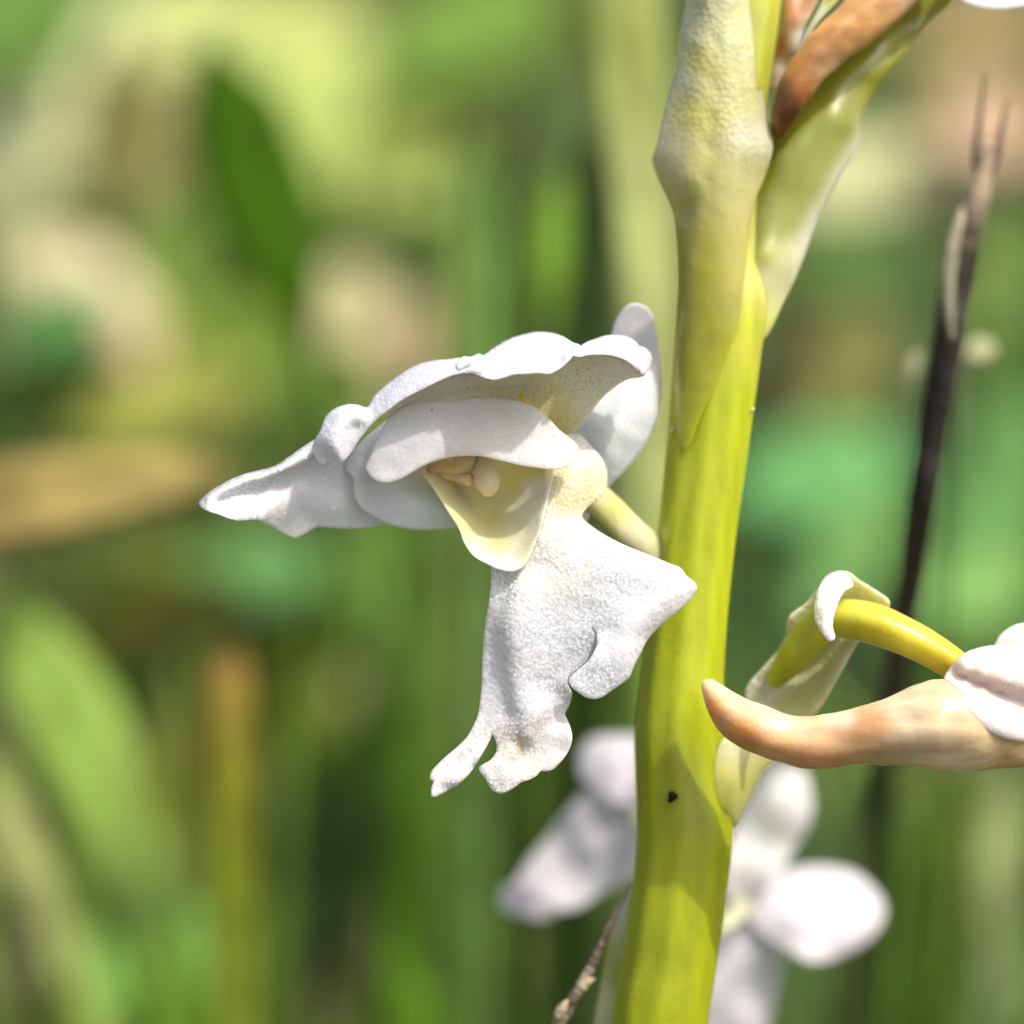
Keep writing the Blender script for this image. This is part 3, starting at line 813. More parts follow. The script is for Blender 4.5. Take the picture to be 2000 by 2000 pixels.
LBD = [(1055, -330, 2.4), (1242, -80, 2.2), (880, -80, 1.2), (1080, -120, 1.3), (1235, 10, 1.9), (882, 0, 1.0), (1060, 40, .95), (1125, 125, 1.3), (868, 90, .8), (1000, 120, .8), (1086, 180, 1.0), (838, 225, .5), (950, 230, .5), (800, 330, .3), (900, 340, .25), (1000, 330, .25),
       (1000, 480, .1), (1030, 640, .06), (1080, 780, .1), (1000, 900, .08), (1100, 1000, .08), (1000, 1150, .1), (960, 1250, .12), (1050, 950, .07),
       (850, 600, .02), (850, 800, -.05), (850, 1000, -.03), (950, 900, .08), (800, 1200, .0), (880, 1150, .1), (820, 1340, .08), (900, 1300, .28), (1000, 1350, .6),
       [(705, 530, .3), (665, 620, .14), (620, 760, .0), (600, 900, -.08), (610, 1000, -.1), (630, 1100, -.08), (650, 1250, -.04), (672, 1400, .0), (700, 1540, .02)],
       [(640, 600, .4), (585, 700, .38), (560, 850, .25), (560, 1000, .26), (578, 1150, .28), (600, 1300, .26), (630, 1430, .24)],
       [(520, 500, .5), (505, 680, .65), (476, 880, .75), (458, 1100, .75), (446, 1340, .65), (400, 1512, .5), (300, 1640, .35)], (600, 440, .55), (690, 450, .5), (560, 1500, .35), (510, 1560, .38),
       [(230, 1700, .35), (136, 1810, .25)], [(200, 1830, .12), (320, 1760, .1), (420, 1640, .2)], [(240, 1840, -.12), (340, 1780, -.1), (440, 1660, .08)], (145, 1950, -.1), (260, 1900, .0), (400, 1760, .15),
       [(740, 1570, -.02), (800, 1490, .05), (860, 1390, .12)], [(780, 1590, .28), (850, 1500, .38), (920, 1400, .5)], (900, 1560, .5), (1000, 1490, .6), [(1018, 1570, .3), (985, 1690, .25), (900, 1775, .2)], (930, 1640, .5), (850, 1700, .45), (820, 1790, .25),
       (700, 1620, .32), (540, 1650, .32), [(640, 1680, .05), (560, 1760, -.12), (460, 1780, -.05)], (620, 1830, -.05), (720, 1760, .28), (570, 1930, .0), (760, 1840, .15), (680, 1700, .32)]
LBD += [[(1200, 290, .7), (1350, 370, .6), (1500, 430, .55), (1640, 488, .55), (1740, 560, .55)], (1050, 380, .3), (1150, 480, .18), (1160, 700, .04), (1250, 450, .25), (1450, 540, .2), (1620, 610, .28), (1300, 700, .05), (1450, 720, .1), (1200, 820, .05),
        [(1800, 640, .6), (1690, 780, .55), (1600, 852, .55), (1490, 972, .55), (1430, 1090, .5), (1380, 1200, .45), (1270, 1282, .35), (1170, 1335, .28), (1060, 1292, .2)],
        [(1720, 660, .3), (1640, 735, .22), (1520, 830, .1), (1420, 940, .05), (1350, 1070, .05), (1290, 1170, .06), (1180, 1250, .06)], (1280, 920, .02), (1250, 1050, .04), (1120, 1200, .08)]
CUT = np.array([(880, 1147), (896, 1153), (930, 1169), (985, 1177), (1050, 1152), (1110, 1107), (1162, 1045), (1219, 998), (1264, 1013), (1300, 1045), (1330, 1090)], float)


def part_cut(x, y):
    sx = np.interp(y, CUT[:, 0], CUT[:, 1])
    k = np.clip((y - 885) / 190, 0, 1)
    k = k * k * (3 - 2 * k)
    right = (x > sx) & (y < 1345)
    fall_r = np.exp(-np.clip(x - sx, 0, None) / 260)
    fall_l = np.exp(-(np.clip(sx - x, 0, None) / 170) ** 2)
    low = np.clip((1560 - y) / 240, 0, 1)
    return np.where(right, -.36 * k * fall_r, .26 * k * fall_l * low)


LW = (.51, .522, .575)
LC = [(1055, -250, CREAM), (1060, 0, (.64, .56, .31)), (940, 60, (.64, .57, .33)), (960, 140, (.46, .35, .15)), (1030, 130, (.54, .43, .21)), (1150, 60, (.63, .55, .29)), (870, 200, (.76, .70, .48)), (950, 260, (.77, .73, .60)), (820, 340, (.76, .71, .55)), (580, 500, (.74, .68, .52)), (560, 620, (.75, .71, .64)),
      (1050, 300, LW), (1300, 500, LW), (1600, 600, LW), (1200, 900, LW), (800, 900, LW), (800, 1300, LW), (540, 1000, (.60, .56, .55, .12)), (560, 1300, (.60, .56, .55, .12)), (500, 800, (.62, .58, .55, .2)), (470, 1200, (.60, .56, .55, .12)), (600, 1430, (.60, .56, .55, .2)), (300, 1700, (.61, .57, .555, .2)), (340, 1790, (.64, .61, .60, .7)), (900, 1600, (.58, .54, .52, .15)), (960, 1480, (.58, .54, .53, .15)), (550, 1830, (.64, .61, .56, .8)), (700, 1590, (.50, .36, .20)), (690, 1640, (.46, .34, .20)), (650, 1600, (.60, .55, .50)), (740, 1650, (.60, .55, .52)), (700, 1530, LW), (1200, 1200, LW), (850, 500, (.63, .61, .57)), (1700, 770, (.60, .58, .60, .15)), (1560, 900, (.60, .58, .60, .1)), (1440, 1060, (.60, .58, .61, .1)), (1370, 1190, (.61, .6, .63, .2)), (1200, 1320, (.62, .62, .65, .3))]
sheet(li, 'C', LB, LBD, LC, t=0.10, s=3.6, grain=0.009, ripple=(0.03, 0.04), seed=61, taper=6, lift=part_cut)
sheet(li, 'C', [(1085, 935), (1130, 905), (1195, 940), (1212, 1000), (1185, 1080), (1120, 1160), (1055, 1225), (1010, 1230), (955, 1215), (1060, 1110), (1108, 1040), (1108, 985)],
      [(1130, 905, .22), (1195, 940, .3), (1108, 985, .32), (1212, 1000, .42), (1060, 1110, .42), (1185, 1080, .45), (955, 1215, .45), (1055, 1225, .46)], LC, t=0.08, s=5, seed=62, taper=6)
li.build('lip', M_LIP, flower)

# --------------------------------------------------------- the cut-off flower on the right
YO = (.48, .44, .02)
ov = MB()
tube(ov, 'D', [(505, 740, 4.0, 45), (580, 640, 3.6, 78), (690, 500, 3.0, 100), (800, 390, 2.6, 108), (930, 380, 2.3, 112), (1080, 410, 2.0, 116), (1250, 480, 1.7, 108), (1420, 570, 1.6, 98), (1560, 660, 1.7, 88), (1700, 740, 2.2, 80)],
     [(560, 680, (.34, .36, .02)), (700, 500, (.38, .40, .03)), (820, 430, (.42, .42, .02)), (1000, 300, (.55, .52, .06)), (1100, 400, (.58, .50, .03)), (1000, 470, (.40, .37, .01)), (1300, 500, (.62, .52, .05)), (1500, 620, (.60, .48, .03)), (1350, 600, (.54, .46, .02))],
     seg=36, step=8, rough=.03, rscale=.02, ridges=(5, .035), seed=7)
fr = ov.build('flower', M_STEM, orchid)
tag(fr, 'flower with tan spur and yellow ovary, cut off by the right edge')
br = MB()
BP = (.66, .63, .42)
sheet(br, 'D', [(350, 775), (450, 650), (520, 570), (572, 470), (592, 368), (690, 290), (770, 185), (810, 132), (870, 110), (940, 120), (972, 150), (1060, 205), (1160, 285), (1100, 400), (985, 505), (900, 650), (840, 760), (780, 860), (715, 940), (600, 980), (420, 960), (360, 880)],
      [(350, 775, 4.6), (450, 650, 4.3), (572, 470, 3.8), (690, 290, 3.3), (810, 132, 2.7), (940, 120, 2.6), (1160, 285, 2.7), (1100, 400, 3.6), (985, 505, 3.2), (900, 650, 3.3), (840, 760, 3.4), (715, 940, 3.7), (420, 960, 4.6), (550, 800, 5.2), (640, 640, 5.2), (760, 500, 4.9), (850, 330, 4.2), (800, 640, 4.5), (700, 780, 4.6), (950, 300, 3.9), (980, 200, 3.1), (860, 200, 3.2)],
      [(450, 700, (.68, .66, .54)), (600, 400, (.62, .60, .42)), (560, 600, (.5, .5, .2)), (870, 130, (.72, .70, .56)), (1050, 220, (.68, .64, .40)), (900, 600, BP), (750, 800, (.58, .56, .28)), (600, 900, (.56, .55, .28)), (700, 700, (.58, .57, .3))],
      t=0.26, s=6, grain=0.002, ripple=(0.05, 0.03), seed=71)
sheet(br, 'D', [(762, 200), (790, 150), (830, 122), (885, 118), (935, 145), (950, 185), (905, 215), (880, 250), (862, 300), (842, 360), (834, 420), (848, 488), (822, 500), (782, 455), (744, 392), (735, 325), (745, 250)],
      [(790, 150, 2.2), (885, 118, 2.4), (935, 145, 2.3), (762, 200, 1.6), (860, 220, 1.3), (735, 325, 1.0), (800, 330, .6), (862, 300, .9), (744, 392, .7), (834, 420, .35), (835, 495, .2), (800, 430, .3)],
      [(880, 150, (.74, .72, .62)), (800, 330, (.74, .71, .58)), (820, 480, (.76, .74, .64))], t=0.22, s=5, grain=0.002, seed=72)
br.build('bract', M_BRACT, fr)
su = MB()
SA, SB, SG = (.70, .44, .19), (.64, .32, .09), (.68, .55, .33)
tube(su, 'D', [(122, 752, 1.1, 42), (160, 805, .8, 68), (225, 885, .5, 102), (310, 960, .2, 126), (420, 1010, .0, 134), (560, 1060, -.1, 136), (700, 1085, -.2, 148), (850, 1070, -.3, 152), (1000, 1045, -.3, 160), (1200, 1020, -.2, 196), (1400, 985, .0, 246), (1560, 985, .4, 265), (1750, 1010, 1.0, 230), (1950, 1060, 1.8, 160), (2150, 1080, 2.4, 90)],
     [(105, 735, (.80, .60, .38)), (200, 770, (.78, .62, .40)), (170, 900, SB), (300, 850, (.68, .52, .32)), (350, 1020, SB), (430, 900, (.72, .55, .34)), (550, 960, (.70, .56, .38)), (550, 1050, (.66, .40, .18)), (700, 1180, (.66, .38, .20)), (850, 1100, (.64, .40, .20)), (950, 1000, (.46, .25, .09)), (1050, 980, (.44, .24, .08)), (980, 1030, (.42, .22, .07)), (900, 930, (.70, .60, .44)), (1000, 1150, (.66, .46, .27)), (1200, 880, (.68, .62, .42)), (1150, 1050, (.66, .50, .30)),
      (1350, 900, SG), (1300, 1100, (.68, .54, .36)), (1500, 1000, (.66, .52, .32)), (1600, 960, (.66, .46, .20)), (1500, 1180, (.70, .58, .42)), (1800, 1120, (.64, .40, .17)), (1932, 1140, (.64, .40, .17)), (860, 1210, (.56, .32, .14))],
     seg=44, step=8, rough=0.045, rscale=0.03, ridges=(4, 0.035), seed=17)
su.build('spur', M_WILT, fr)
pr = MB()
PK = (.60, .49, .43)
sheet(pr, 'D', [(1470, 770), (1482, 712), (1520, 650), (1590, 582), (1690, 545), (1780, 532), (1850, 512), (1932, 492), (2080, 470), (2240, 560), (2300, 760), (2240, 960), (2080, 1070), (1932, 1070), (1810, 1050), (1690, 1002), (1570, 935), (1500, 870), (1480, 820)],
      [(1470, 770, -.4), (1520, 650, .4), (1690, 545, 1.2), (1850, 512, 1.3), (2080, 470, 1.6), (2300, 760, 1.4), (2080, 1070, .2), (1932, 1070, -.6), (1690, 1002, -1.2), (1500, 870, -.9),
       (1600, 655, -.5), (1700, 690, -.8), (1820, 735, -1.0), (1950, 780, -1.1), (1600, 690, -.15), (1700, 735, -.35), (1820, 785, -.5), (1950, 830, -.5), (1600, 800, -.75), (1720, 870, -1.0), (1850, 930, -1.0), (1700, 600, .3), (1850, 620, .1)],
      [(1600, 700, PK), (1900, 640, (.62, .51, .45)), (1800, 950, (.64, .56, .52)), (1700, 780, (.52, .40, .34)), (2000, 800, PK)], t=0.3, s=5, grain=0.004, ripple=(0.10, 0.035), seed=81)
pr.build('petal', M_PETAL, fr)
p2 = MB()
sheet(p2, 'D', [(1760, 560), (1775, 515), (1805, 466), (1870, 422), (1932, 405), (2050, 380), (2200, 420), (2260, 560), (2100, 640), (1900, 640)],
      [(1760, 560, 1.4), (1870, 422, 2.2), (2050, 380, 2.6), (2260, 560, 2.6), (1900, 640, 1.8), (1900, 520, 1.1), (2050, 500, 1.4)], PK, t=0.28, s=7, grain=0.003, ripple=(0.08, 0.03), seed=82)
p2.build('petal', M_PETAL, fr)
p3_ = MB()
sheet(p3_, 'S', [(2010, 1480), (2080, 1440), (2200, 1470), (2300, 1580), (2280, 1720), (2180, 1800), (2100, 1740), (2060, 1640), (2020, 1560)],
      [(2010, 1480, 1.2), (2200, 1470, 1.6), (2300, 1580, 1.8), (2180, 1800, -.4), (2060, 1640, .2), (2150, 1600, .1)], WHITE, t=.28, s=9, grain=.004, ripple=(.1, .03), seed=83)
p3_.build('lip', M_LIP, fr)

# --------------------------------------------------------- soft flower behind the stem, left
BW = (.46, .42, .435)
f3 = MB()
tube(f3, 'E', [(745, 420, 30, 40), (800, 520, 23, 40), (850, 640, 8.5, 38), (900, 760, 6.5, 36)], (.55, .54, .25), seg=16, step=12)
fb = f3.build('flower', M_STEM, orchid)
tag(fb, 'soft white flower half hidden behind the left side of the stem')
for nm, ol, dp, cc in (
    ('dorsal_sepal', [(492, 190), (510, 120), (570, 92), (690, 82), (800, 110), (830, 240), (780, 360), (640, 350), (560, 300), (505, 250)],
     [(492, 190, 32), (690, 82, 32), (830, 240, 31), (640, 350, 29.5), (640, 220, 30.8)], BW),
    ('lip', [(560, 300), (650, 290), (780, 330), (850, 480), (820, 620), (700, 680), (580, 740), (470, 800), (350, 800), (250, 720), (260, 640), (330, 540), (420, 430)],
     [(560, 300, 31), (780, 330, 29), (850, 480, 29), (700, 680, 28.5), (350, 800, 30), (260, 660, 32), (420, 430, 32), (560, 560, 30), (450, 620, 31)], (.43, .40, .395)),
    ('petal', [(165, 760), (190, 715), (250, 700), (330, 720), (400, 770), (390, 830), (310, 850), (230, 835), (180, 805)],
     [(165, 760, 31), (330, 720, 30), (400, 800, 30), (260, 850, 29), (270, 770, 29.8)], BW)):
    m_ = MB()
    ol = [(x + 26 * noise.noise(Vector((x * .011, y * .011, 3))), y + 26 * noise.noise(Vector((x * .011, y * .011, 8)))) for x, y in ol]
    sheet(m_, 'E', ol, dp, cc, t=0.14, s=8, ripple=(1.0, 0.011), seed=len(nm))
    m_.build(nm, M_PETAL, fb)
# soft flower behind the stem, right
f4 = MB()
tube(f4, 'E', [(1180, 800, 27, 44), (1120, 860, 19, 42), (1040, 930, 6.5, 40), (960, 1000, 5.5, 36)], (.55, .54, .3), seg=16, step=12)
fc = f4.build('flower', M_STEM, orchid)
tag(fc, 'soft white flower behind the right side of the stem below the spur')
for nm, ol, dp, cc in (
    ('dorsal_sepal', [(1300, 205), (1370, 198), (1440, 240), (1470, 320), (1462, 430), (1410, 540), (1330, 640), (1240, 720), (1150, 760), (1090, 720), (1120, 560), (1180, 380), (1240, 270)],
     [(1330, 200, 27.5), (1470, 340, 27.5), (1410, 540, 27), (1150, 760, 26), (1090, 720, 26), (1180, 380, 26.5), (1330, 320, 26.6), (1280, 500, 26.3), (1220, 640, 26)], (.45, .44, .405)),
    ('petal', [(1180, 740), (1250, 690), (1340, 650), (1480, 632), (1640, 652), (1750, 730), (1780, 820), (1720, 930), (1600, 1000), (1480, 1020), (1380, 990), (1280, 920), (1200, 850)],
     [(1180, 740, 28), (1480, 632, 30.5), (1640, 652, 31), (1780, 820, 30.5), (1600, 1000, 28.5), (1380, 990, 27.5), (1500, 800, 29.2), (1650, 820, 29.8), (1300, 800, 28)], BW),
    ('lip', [(1060, 800), (1180, 780), (1300, 880), (1350, 1000), (1320, 1120), (1290, 1300), (1250, 1500), (1100, 1560), (980, 1400), (1020, 1100)],
     [(1060, 800, 28), (1300, 880, 29), (1330, 1100, 29.5), (1250, 1500, 30), (980, 1400, 28), (1020, 1100, 27.5), (1160, 1100, 28.2), (1150, 1300, 28.6)], (.43, .41, .42))):
    m_ = MB()
    ol = [(x + 26 * noise.noise(Vector((x * .011, y * .011, 3))), y + 26 * noise.noise(Vector((x * .011, y * .011, 8)))) for x, y in ol]
    sheet(m_, 'E', ol, dp, cc, t=0.14, s=8, ripple=(1.0, 0.011), seed=len(nm) + 3)
    m_.build(nm, M_PETAL, fc)
# closed buds further up the spike
for bx, by, sx_, sd in ((1440, -560, -1, 1.0), (1640, -700, 1, 2.5), (1470, -860, -1, 3.5), (1610, -980, 1, 2.0), (1545, -1180, 0, 3.2)):
    bu = MB()
    tube(bu, 'S', [(1540 + sx_ * 10, by + 110, ST_D + sd, 22), (bx + 20 * -sx_, by + 60, ST_D + sd - 1, 34), (bx, by, ST_D + sd - 1.4, 58), (bx + 16 * sx_, by - 70, ST_D + sd - 1.6, 52), (bx + 24 * sx_, by - 120, ST_D + sd - 1.6, 24)],
         [(bx, by + 80, (.5, .52, .2)), (bx, by - 60, (.6, .58, .56))], seg=18, step=12, rough=.05, rscale=.02)
    bu.build('bud', M_PETAL, orchid)
# small bracts at the two lower nodes
nb = MB()
sheet(nb, 'E', [(990, 330), (1010, 250), (1060, 180), (1100, 100), (1160, 60), (1260, 110), (1330, 170), (1270, 220), (1230, 300), (1190, 380), (1150, 460), (1110, 430), (1050, 370)],
      [(990, 330, 3.4), (1060, 180, 3.5), (1160, 60, 3.9), (1330, 170, 4.9), (1230, 300, 4.6), (1150, 460, 4.4), (1120, 260, 3.5), (1080, 380, 3.5)],
      [(1040, 260, (.44, .44, .08, .2)), (1150, 130, (.62, .61, .36, .2)), (1200, 250, (.52, .50, .16, .2)), (1100, 400, (.38, .38, .03, .2)), (1170, 400, (.5, .5, .2, .2))], t=.25, s=6, seed=91)
nb.build('bract', M_BRACT, orchid)
nb = MB()
sheet(nb, 'E', [(540, 1500), (560, 1288), (590, 1120), (620, 960), (655, 830), (690, 740), (722, 690), (760, 780), (740, 1000), (700, 1288), (680, 1500)],
      [(540, 1500, 6.6), (590, 1120, 6.4), (655, 830, 6.2), (722, 690, 6.0), (740, 1000, 5.2), (700, 1288, 5.2), (680, 1500, 5.4)],
      [(600, 1200, (.56, .55, .30)), (690, 760, (.58, .57, .34)), (720, 1100, (.40, .40, .05))], t=.3, s=8, seed=92)
nb.build('bract', M_BRACT, orchid)


# ------------------------------------------------------------------ dry stalks
def to_ground(p, slide=(0, 0)):
    return Vector((p.x + slide[0], p.y + slide[1], -0.002))


dk = MB()
G1, G2 = (.17, .13, .09), (.36, .29, .20)
tube(dk, 'E', [(-250, 3200, 10, 33.6), (60, 2300, 8, 30.8), (250, 1700, 6.5, 28), (390, 1330, 5.6, 26.6), (440, 1240, 5.4, 28), (490, 1150, 5.2, 23.8), (540, 1060, 5.1, 21), (590, 950, 5.1, 18.2), (640, 840, 5.2, 14), (690, 740, 5.3, 9.8), (716, 690, 5.4, 4.2)],
     [(430, 1250, G2), (470, 1200, G1), (520, 1110, G2), (580, 980, G1), (640, 840, G2), (690, 740, G2)], seg=12, step=8, rough=.22, rscale=.06, seed=5)
tube(dk, 'E', [(400, 1285, 5.2, 16), (418, 1240, 5.0, 24), (436, 1205, 5.0, 16), (450, 1190, 5.1, 6)], (.38, .32, .2), seg=12, step=5, rough=.15, rscale=.08)
tube(dk, 'E', [(470, 1190, 5.0, 12), (505, 1140, 4.8, 20), (535, 1108, 4.8, 18), (562, 1100, 5.0, 5)], (.42, .34, .21), seg=12, step=5, rough=.15, rscale=.08)
o = dk.build('dry_stalk', M_DRY, None, P(*vw('E', -250, 3200), 10))
tag(o, 'thin grey brown dry stalk leaning up to the left side of the orchid stem', 'dry stalk')

# dark seed stalk on the right
g0 = P(1640, 2700, 125)
g0.z = 0
dsd = thing('seed_stalk', 'dark slender seed stalk with forked bristly tip standing right of the orchid', 'seed stalk', g0)
sk = MB()
DK, DB = (.035, .028, .024), (.34, .26, .17)
tube(sk, 'W', [(1560, 2600, 125, 18), (1600, 2200, 105, 19), (1630, 1932, 85, 20), (1655, 1600, 62, 22), (1690, 1290, 38, 24), (1712, 1130, 27, 26), (1738, 960, 18, 27), (1762, 800, 16.5, 28), (1782, 680, 15.5, 29), (1800, 570, 15, 31), (1818, 480, 14.5, 30), (1838, 400, 14, 24), (1852, 340, 14, 19), (1868, 275, 14, 10)],
     [(1650, 1600, (.06, .045, .04)), (1712, 1130, (.07, .05, .045)), (1760, 800, DK), (1790, 640, DK), (1835, 500, DK), (1800, 460, (.22, .19, .12)), (1780, 560, (.12, .11, .08)), (1850, 340, DB), (1866, 290, DB)], seg=16, step=10, rough=.12, rscale=.02, seed=12)
sk.build('stalk', M_DRY, dsd)
for pth, cc in (([(1848, 345, 14, 8), (1842, 290, 14, 7), (1848, 230, 14, 5), (1858, 140, 14, 2)], (.08, .06, .05)), ([(1866, 330, 14, 9), (1880, 290, 14, 8), (1890, 240, 14, 5), (1900, 190, 14, 2)], (.12, .09, .07)),
                ([(1796, 640, 14, 5), (1788, 560, 13.6, 12), (1792, 490, 13.4, 15), (1806, 430, 13.6, 11), (1822, 380, 14, 3)], (.4, .36, .24))):
    k = MB()
    tube(k, 'W', pth, cc, seg=8, step=8)
    k.build('bristle' if cc[0] < .3 else 'husk', M_DRY, dsd)

# ------------------------------------------------------------------ meadow behind
FOOT = []      # where the named leaves stand, so that the short grass leaves them free


def dirp(ang):
    return CR * math.cos(R(ang)) + CU * math.sin(R(ang))


def leaf(name, label, cat, cx, cy, ang, ln, wd, d, col, group=None, tilt=0.0, up=0.9, bend=0.12, shape='leaf', stalk=True, col2=None, back=0.01):
    """A broad leaf centred at (cx, cy) of the W grid, d mm beyond focus; ang: direction of the tip in the picture."""
    X, Y = cx * 2000 / 1932, cy * 2000 / 1932
    c = P(X, Y, d)
    k = px(d) * 2000 / 1932
    FOOT.append((c, dirp(ang), ln * k * .5, wd * k * .62))
    dirv = CR * math.cos(R(ang)) + CU * math.sin(R(ang))
    dirv = (dirv + CF * tilt).normalized()
    tocam = (CAM - c).normalized()
    nrm = (tocam * (1 - up * .5) + SUN * up * .5).normalized()
    L, W_ = ln * k, wd * k
    n = 9
    pts, ws = [], []
    for i in range(n):
        t = i / (n - 1)
        pts.append(c + dirv * (t - .5) * L + nrm * (bend * L * (0.25 - (t - .5) ** 2)))
        ws.append(W_ * (math.sin(math.pi * min(max(t, .03), .985)) ** .62) * (1.12 - .25 * t) * (1 + .35 * noise.noise(Vector((cx * .37 + i * .9, cy * .21, d * .1)))))
    cols = [col] * n
    if col2:
        cols = [tuple(a + (b - a) * i / (n - 1) for a, b in zip(col, col2)) for i in range(n)]
    if stalk:
        b0 = pts[0]
        g = Vector((b0.x - dirv.x * L * .3, b0.y + back, -0.002))
        if b0.z > 0.004:
            mid = b0 * .95 + g * .05
            pts = [g, Vector((mid.x, mid.y, mid.z))] + pts
            ws = [min(W_ * .05 + .0008, W_ * .12)] * 2 + ws
            sc_ = col if wd > 80 else (.04, .07, .015)
            cols = [sc_, sc_] + cols
    m_ = MB()
    blade(m_, pts, ws, nrm, cols, keel=.10, sub=3)
    o = m_.build(name, M_LEAF, None, pts[0])
    tag(o, label, cat, group)
    return o


def stem_blade(name, label, cat, rows, cols, group=None, nrm=None, keel=.14):
    """Grass blade through W-grid rows (x, y, d mm, width), tip first; runs on down to the ground."""
    pts, ws = [], []
    for x, y, d, wd in rows:
        pts.append(P(x * 2000 / 1932, y * 2000 / 1932, d))
        ws.append(wd * px(d) * 2000 / 1932)
    last, prev = pts[-1], pts[-2]
    dv = last - prev
    if last.z > 0.01:
        sl = max(min(dv.x / max(-dv.z, 1e-3), .5), -.5) if dv.z < 0 else 0
        h = last.z
        pts.append(Vector((last.x + sl * h * .4, last.y, h * .5)))
        pts.append(Vector((last.x + sl * h * .55, last.y, -.002)))
        ws += [ws[-1] * .8, ws[-1] * .5]
    cc = list(cols) + [cols[-1]] * (len(pts) - len(cols))
    m_ = MB()
    n_ = nrm if nrm is not None else ((CAM - pts[0]).normalized() * .75 + SUN * .5).normalized()
    blade(m_, pts[::-1], ws[::-1], n_, cc[::-1], keel=keel, sub=5)
    o = m_.build(name, M_LEAF, None, pts[-1])
    tag(o, label, cat, group)
    return o


GA, GB, GC = (.12, .25, .02), (.17, .31, .05), (.24, .35, .07)
DG = (.042, .115, .001)
TEAL = (.09, .21, .095)  # glossy leaf green with reflected sky mixed into the pigment
LIME = (.24, .37, .07)
PALEG = (.38, .43, .15)
STRAW = (.40, .37, .22)
PINKD = (.42, .32, .24)
TANB = (.34, .26, .085)

GG = 'grass blades standing in the meadow'
GL = 'broad leaves in the meadow behind'
GD = 'dry pale leaves lying in the meadow'
# nearer, recognisable blades and leaves
leaf('dead_leaf', 'long tan dead grass leaf jutting in from the left edge at mid height', 'dead leaf', 20, 952, 9, 860, 185, 70, TANB, GD, tilt=.1, up=.5, bend=.05, col2=(.34, .28, .09))
leaf('broad_leaf', 'dark green pointed leaf standing above the left wing of the flower', 'leaf', 478, 335, 109, 550, 245, 140, DG, GL, tilt=.05, up=.15, bend=.05, back=.16)
stem_blade('grass_blade', 'wide bright lime leaf slanting at the left edge below the tan leaf', 'grass blade',
           [(20, 1120, 95, 30), (60, 1220, 95, 150), (130, 1360, 95, 210), (200, 1520, 95, 190), (270, 1700, 95, 150), (330, 1950, 95, 130)], [LIME, LIME, LIME, (.18, .28, .05), (.12, .2, .04), GA], GG)
stem_blade('grass_blade', 'upright green blade with a burnt orange tip left of the lip', 'grass blade',
           [(428, 1215, 75, 40), (430, 1260, 75, 86), (432, 1330, 75, 92), (436, 1450, 75, 92), (440, 1650, 75, 94), (446, 1960, 75, 98)], [(.26, .20, .05), (.30, .20, .05), (.25, .20, .035), (.20, .20, .02), (.16, .20, .015), (.16, .21, .02)], GG)
stem_blade('grass_blade', 'tall wide green blade rising below the lip of the sharp flower', 'grass blade',
           [(770, 960, 120, 60), (790, 1060, 120, 110), (800, 1250, 120, 120), (795, 1500, 120, 130), (785, 1750, 120, 135), (775, 1960, 120, 135)], [GB, GB, GB, GA, GA, GA], GG)
stem_blade('grass_blade', 'pale striped blade slanting across the lower left corner', 'grass blade',
           [(-40, 1400, 110, 40), (20, 1540, 110, 80), (90, 1720, 110, 84), (180, 1950, 110, 84)], [GC, PALEG, PALEG, GC], GG)
stem_blade('grass_blade', 'pale yellow green blade rising between flower and orchid stem', 'grass blade',
           [(1150, -420, 70, 60), (1165, -150, 70, 140), (1178, 60, 70, 160), (1205, 330, 70, 136), (1228, 620, 70, 120), (1232, 900, 70, 110), (1240, 1200, 70, 100), (1250, 1500, 70, 90)], [PALEG, PALEG, (.30, .36, .09), PALEG, PALEG, PALEG, GC, GB], GG)
for i, (x, y0, y1, wd, d, cc, lb) in enumerate((
        (860, 230, 640, 50, 110, (.22, .34, .08), 'soft mid green blade above the hood of the sharp flower, leftmost of a tuft'),
        (925, 270, 640, 40, 105, (.19, .36, .09), 'soft green blade above the hood, second of the tuft'),
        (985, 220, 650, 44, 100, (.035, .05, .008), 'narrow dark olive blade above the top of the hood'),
        (1110, 260, 650, 90, 105, (.02, .042, .008), 'wide blade painted dark for the shade left of the grey rear sepal'))):  # dark pigment takes the place of a shaded gap
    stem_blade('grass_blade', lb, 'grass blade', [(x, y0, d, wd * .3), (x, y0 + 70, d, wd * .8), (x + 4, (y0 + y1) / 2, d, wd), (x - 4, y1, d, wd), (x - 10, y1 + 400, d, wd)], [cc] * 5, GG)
for x0, y0, x1, y1, wd, d, cc, lb in (
        (330, 1300, 300, 1960, 60, 160, (.17, .19, .02), 'yellowish olive blade just left of the orange tipped blade'),
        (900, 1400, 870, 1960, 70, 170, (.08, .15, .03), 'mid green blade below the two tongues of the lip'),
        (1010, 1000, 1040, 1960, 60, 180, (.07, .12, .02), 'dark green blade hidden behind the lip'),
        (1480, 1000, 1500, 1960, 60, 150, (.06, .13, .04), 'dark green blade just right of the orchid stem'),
        (1590, 1560, 1560, 1960, 70, 190, (.12, .17, .06), 'mid green blade below the white soft flower'),
        (1760, 1300, 1790, 1960, 50, 200, (.14, .17, .04), 'olive blade at lower right beside the seed stalk'),
        (1900, 1420, 1880, 1960, 80, 150, (.18, .24, .10), 'pale green blade at the right edge below the spur'),
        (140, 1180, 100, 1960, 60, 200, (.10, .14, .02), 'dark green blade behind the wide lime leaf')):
    stem_blade('grass_blade', lb, 'grass blade', [(x0, y0, d, wd * .3), (x0 * .85 + x1 * .15, y0 * .85 + y1 * .15, d, wd * .8), ((x0 + x1) / 2, (y0 + y1) / 2, d, wd), (x1, y1, d, wd)], [cc] * 4, GG)

